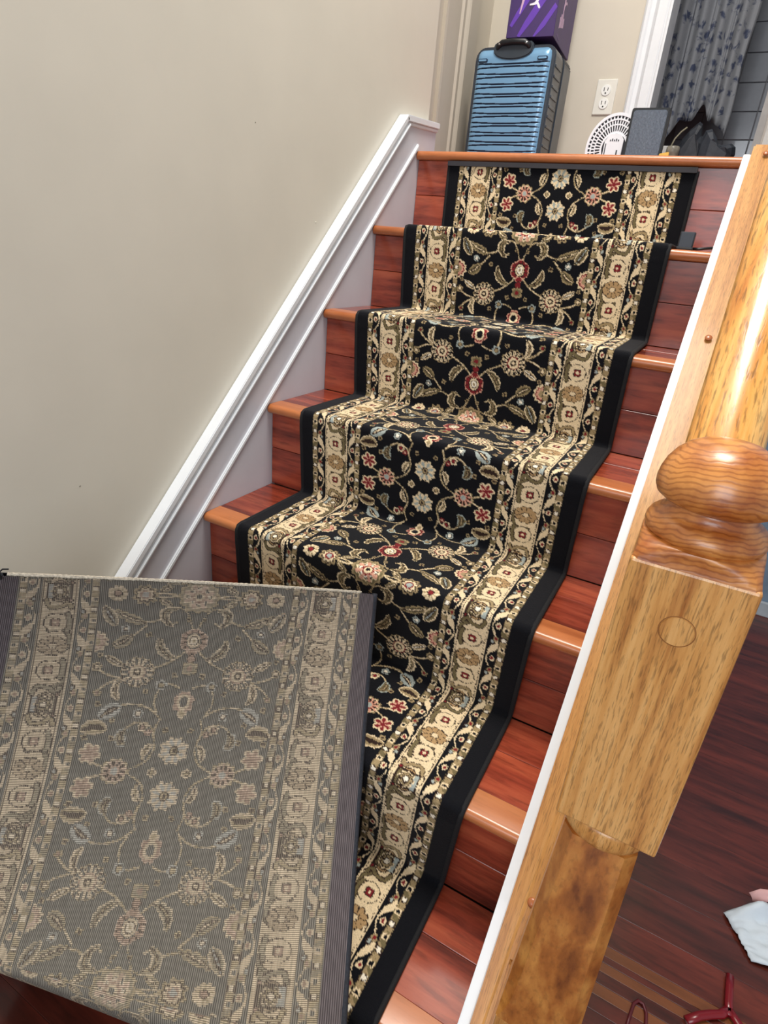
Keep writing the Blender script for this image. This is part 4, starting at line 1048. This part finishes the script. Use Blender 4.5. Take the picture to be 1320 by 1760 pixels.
bp = N(nt, 'ShaderNodeBump'); bp.inputs['Strength'].default_value = .7; bp.inputs['Distance'].default_value = .0012
nt.links.new(ad1.outputs[0], bp.inputs['Height']); nt.links.new(bp.outputs[0], b.inputs['Normal'])

run = thing('stair_runner', 'black floral runner with cream borders down the steps, loose end turned back showing grey underside', 'carpet', (0.39, -0.6, -0.6))
idx = sample(Ug, tS)
col = PAL[idx]
Gs = np.stack([Xs, Ys, Zs], -1)
edge_sh = np.clip(np.minimum(Ug, RW-Ug)/0.004, 0, 1)
Gs[..., 2] -= (1-edge_sh)*0.0035*0.6; Gs[..., 1] += (1-edge_sh)*0.0025
M_bind = plain('black_binding', (14, 15, 19), 0.85, noise=0.2, scale=300, bump=0.4)
grid_mesh('pile', Gs, col, M_pile, run)
# loop and flap, pile side (hidden towards the steps), coarser
un, tl, GL = loop_grid(110, 70)
segl = np.linalg.norm(np.diff(GL[:, 55], axis=0), axis=1); LL = np.concatenate([[0], np.cumsum(segl)])
SBm = 0.627
# phase that lands a medallion 25 mm from the free end
tot = LS+T0+LL[-1]+SBm
kk = round((tot-0.025)/(2*P2)); TEND = kk*2*P2+0.025
tB = TEND-SBm
Uu = un*RW
tLoop = (LS+T0)+(tB-(LS+T0))*(LL/LL[-1])
UG, TG = np.meshgrid(Uu, tLoop)
grid_mesh('pile_fold', GL, PAL[sample(UG, TG)], M_pile, run)
UUc, Sc, GFc = flap_grid(150, 170)
def normals(G):
    du = np.gradient(G, axis=1); dv = np.gradient(G, axis=0); n = np.cross(du, dv); n /= np.linalg.norm(n, axis=-1)[..., None]+1e-12; return n
nrm = normals(GFc)
sgn = 1.0 if (nrm[20, 20] @ np.array([CAM.x-GFc[20, 20, 0], CAM.y-GFc[20, 20, 1], CAM.z-GFc[20, 20, 2]])) > 0 else -1.0
GFp = GFc-nrm*sgn*0.007
grid_mesh('pile_flap', GFp[::-1], PAL[sample(UUc*RW, TEND-Sc)][::-1], M_pile, run)
# backing: fine on the flap, then round the fold
nbx = int(RW/0.00135); nby = int(0.64/0.00135)
UUf, Sf, GF = flap_grid(nbx, nby)
tq = TEND-Sf; uq = UUf*RW
qu = np.round(uq/0.0019)*0.0019; qt = np.round(tq/0.0021)*0.0021
ib = sample(qu, qt, jit=0.0)
mot = (~np.isin(ib, [K, BR_])).astype(float)
cb = BACK[ib]
eg = (uq < 0.0295) | (uq > RW-0.0295)
cb = np.where(eg[..., None], np.array(lin((104, 96, 98))[:3])[None, None], cb)
nf_ = normals(GF)*sgn
relief = mot.copy(); GF2 = GF+nf_*(0.0007*relief)[..., None]
# cut end: slightly uneven
GF2[0] += nf_[0]*0
jag = rs.uniform(-0.0012, 0.0012, GF2.shape[1])+0.0016*np.sin(np.linspace(0, 60, GF2.shape[1]))*rs.uniform(0, 1, GF2.shape[1])
GF2[0] += (GF2[0]-GF2[3])/np.linalg.norm(GF2[0]-GF2[3], axis=-1)[:, None]*jag[:, None]
grid_mesh('backing', GF2, cb, M_back, run, uv=np.stack([uq, tq], -1), mask=mot)
unb, tb_, GLb = loop_grid(300, 160)
UG2, TG2 = np.meshgrid(unb*RW, (LS+T0)+(tB-(LS+T0))*tb_)
ib = sample(np.round(UG2/0.0019)*0.0019, np.round(TG2/0.0021)*0.0021, jit=0.0)
mo = (~np.isin(ib, [K, BR_])).astype(float); nl = normals(GLb)
# backing lies on the outer side of the fold
ref = nf_[-1].mean(0); sL = 1.0 if nl[-1].mean(0) @ ref > 0 else -1.0
off = np.clip(tb_, 0, 1)[:, None, None]*0+0.0075
GLo = GLb.copy(); 
grid_mesh('backing_fold', GLo+nl*sL*0.0, BACK[ib], M_back, run, uv=np.stack([UG2, TG2], -1), mask=mo)
bpy.data.objects['pile_fold'].data.vertices.foreach_set('co', (GL-normals(GL)*sL*0.007).reshape(-1).astype(np.float32))
# bound edges: dark rolled binding all along both long sides
def edge_path(col_):
    P_ = [Vector(Gs[i, col_]) for i in range(0, Gs.shape[0], 6)]
    return P_
for col_ in (0, -1):
    sgx = -1 if col_ == 0 else 1
    P_ = [p+Vector((sgx*0.0008, 0.0012, -0.002)) for p in edge_path(col_)]
    keep(obj('binding', sweep(circ(0.0042, 8, 0.0042), P_, up=Vector((1, 0, 0))), M_bind, None, True), run)
    P_ = [Vector(GF[i, col_])-Vector(nf_[i, col_])*0.0035 for i in range(0, GF.shape[0], 8)]
    L_ = [Vector(GL[i, col_]) for i in range(0, GL.shape[0], 3)]
    bmx = sweep(circ(0.0042, 8), P_+L_[::-1], up=Vector((1, 0, 0)))
    o = keep(obj('binding', bmx, plain('slate_binding', (34, 38, 48), .8, noise=.2, scale=300, bump=.4), None, True), run)
# black cloth tape across the top under the landing nosing
P_ = [Vector((xl(0)-.001+(xr(0)-xl(0)+.002)*i/12, OVH-0.0125, -0.0265)) for i in range(13)]
keep(obj('end_tape', sweep([(-.005, -.006), (.005, -.006), (.005, .0045), (-.004, .0045)], P_), plain('end_tape_cloth', (44, 42, 48), .7), None, False), run)
# cream edge of the cut end and loose threads
P_ = [Vector(GF[0, i])-Vector(nf_[0, i])*0.0035+Vector((0, 0, 0.0004*math.sin(i))) for i in range(int(.02*nbx), nbx-int(.04*nbx), 3)]
keep(obj('cut_end', sweep(circ(0.0017, 6, 0.0032), P_), plain('cut_jute', (196, 186, 168), .9, noise=.2, scale=400), None, False), run)
p0 = Vector(GF[0, 0])
keep(obj('loose_thread', tube([p0+Vector((0.004, 0, -0.004)), p0+Vector((0.001, 0.001, 0.006)), p0+Vector((0.006, 0.003, 0.011)), p0+Vector((0.014, 0.006, 0.0125))], 0.0011, 6), M_bind, None, True), run)
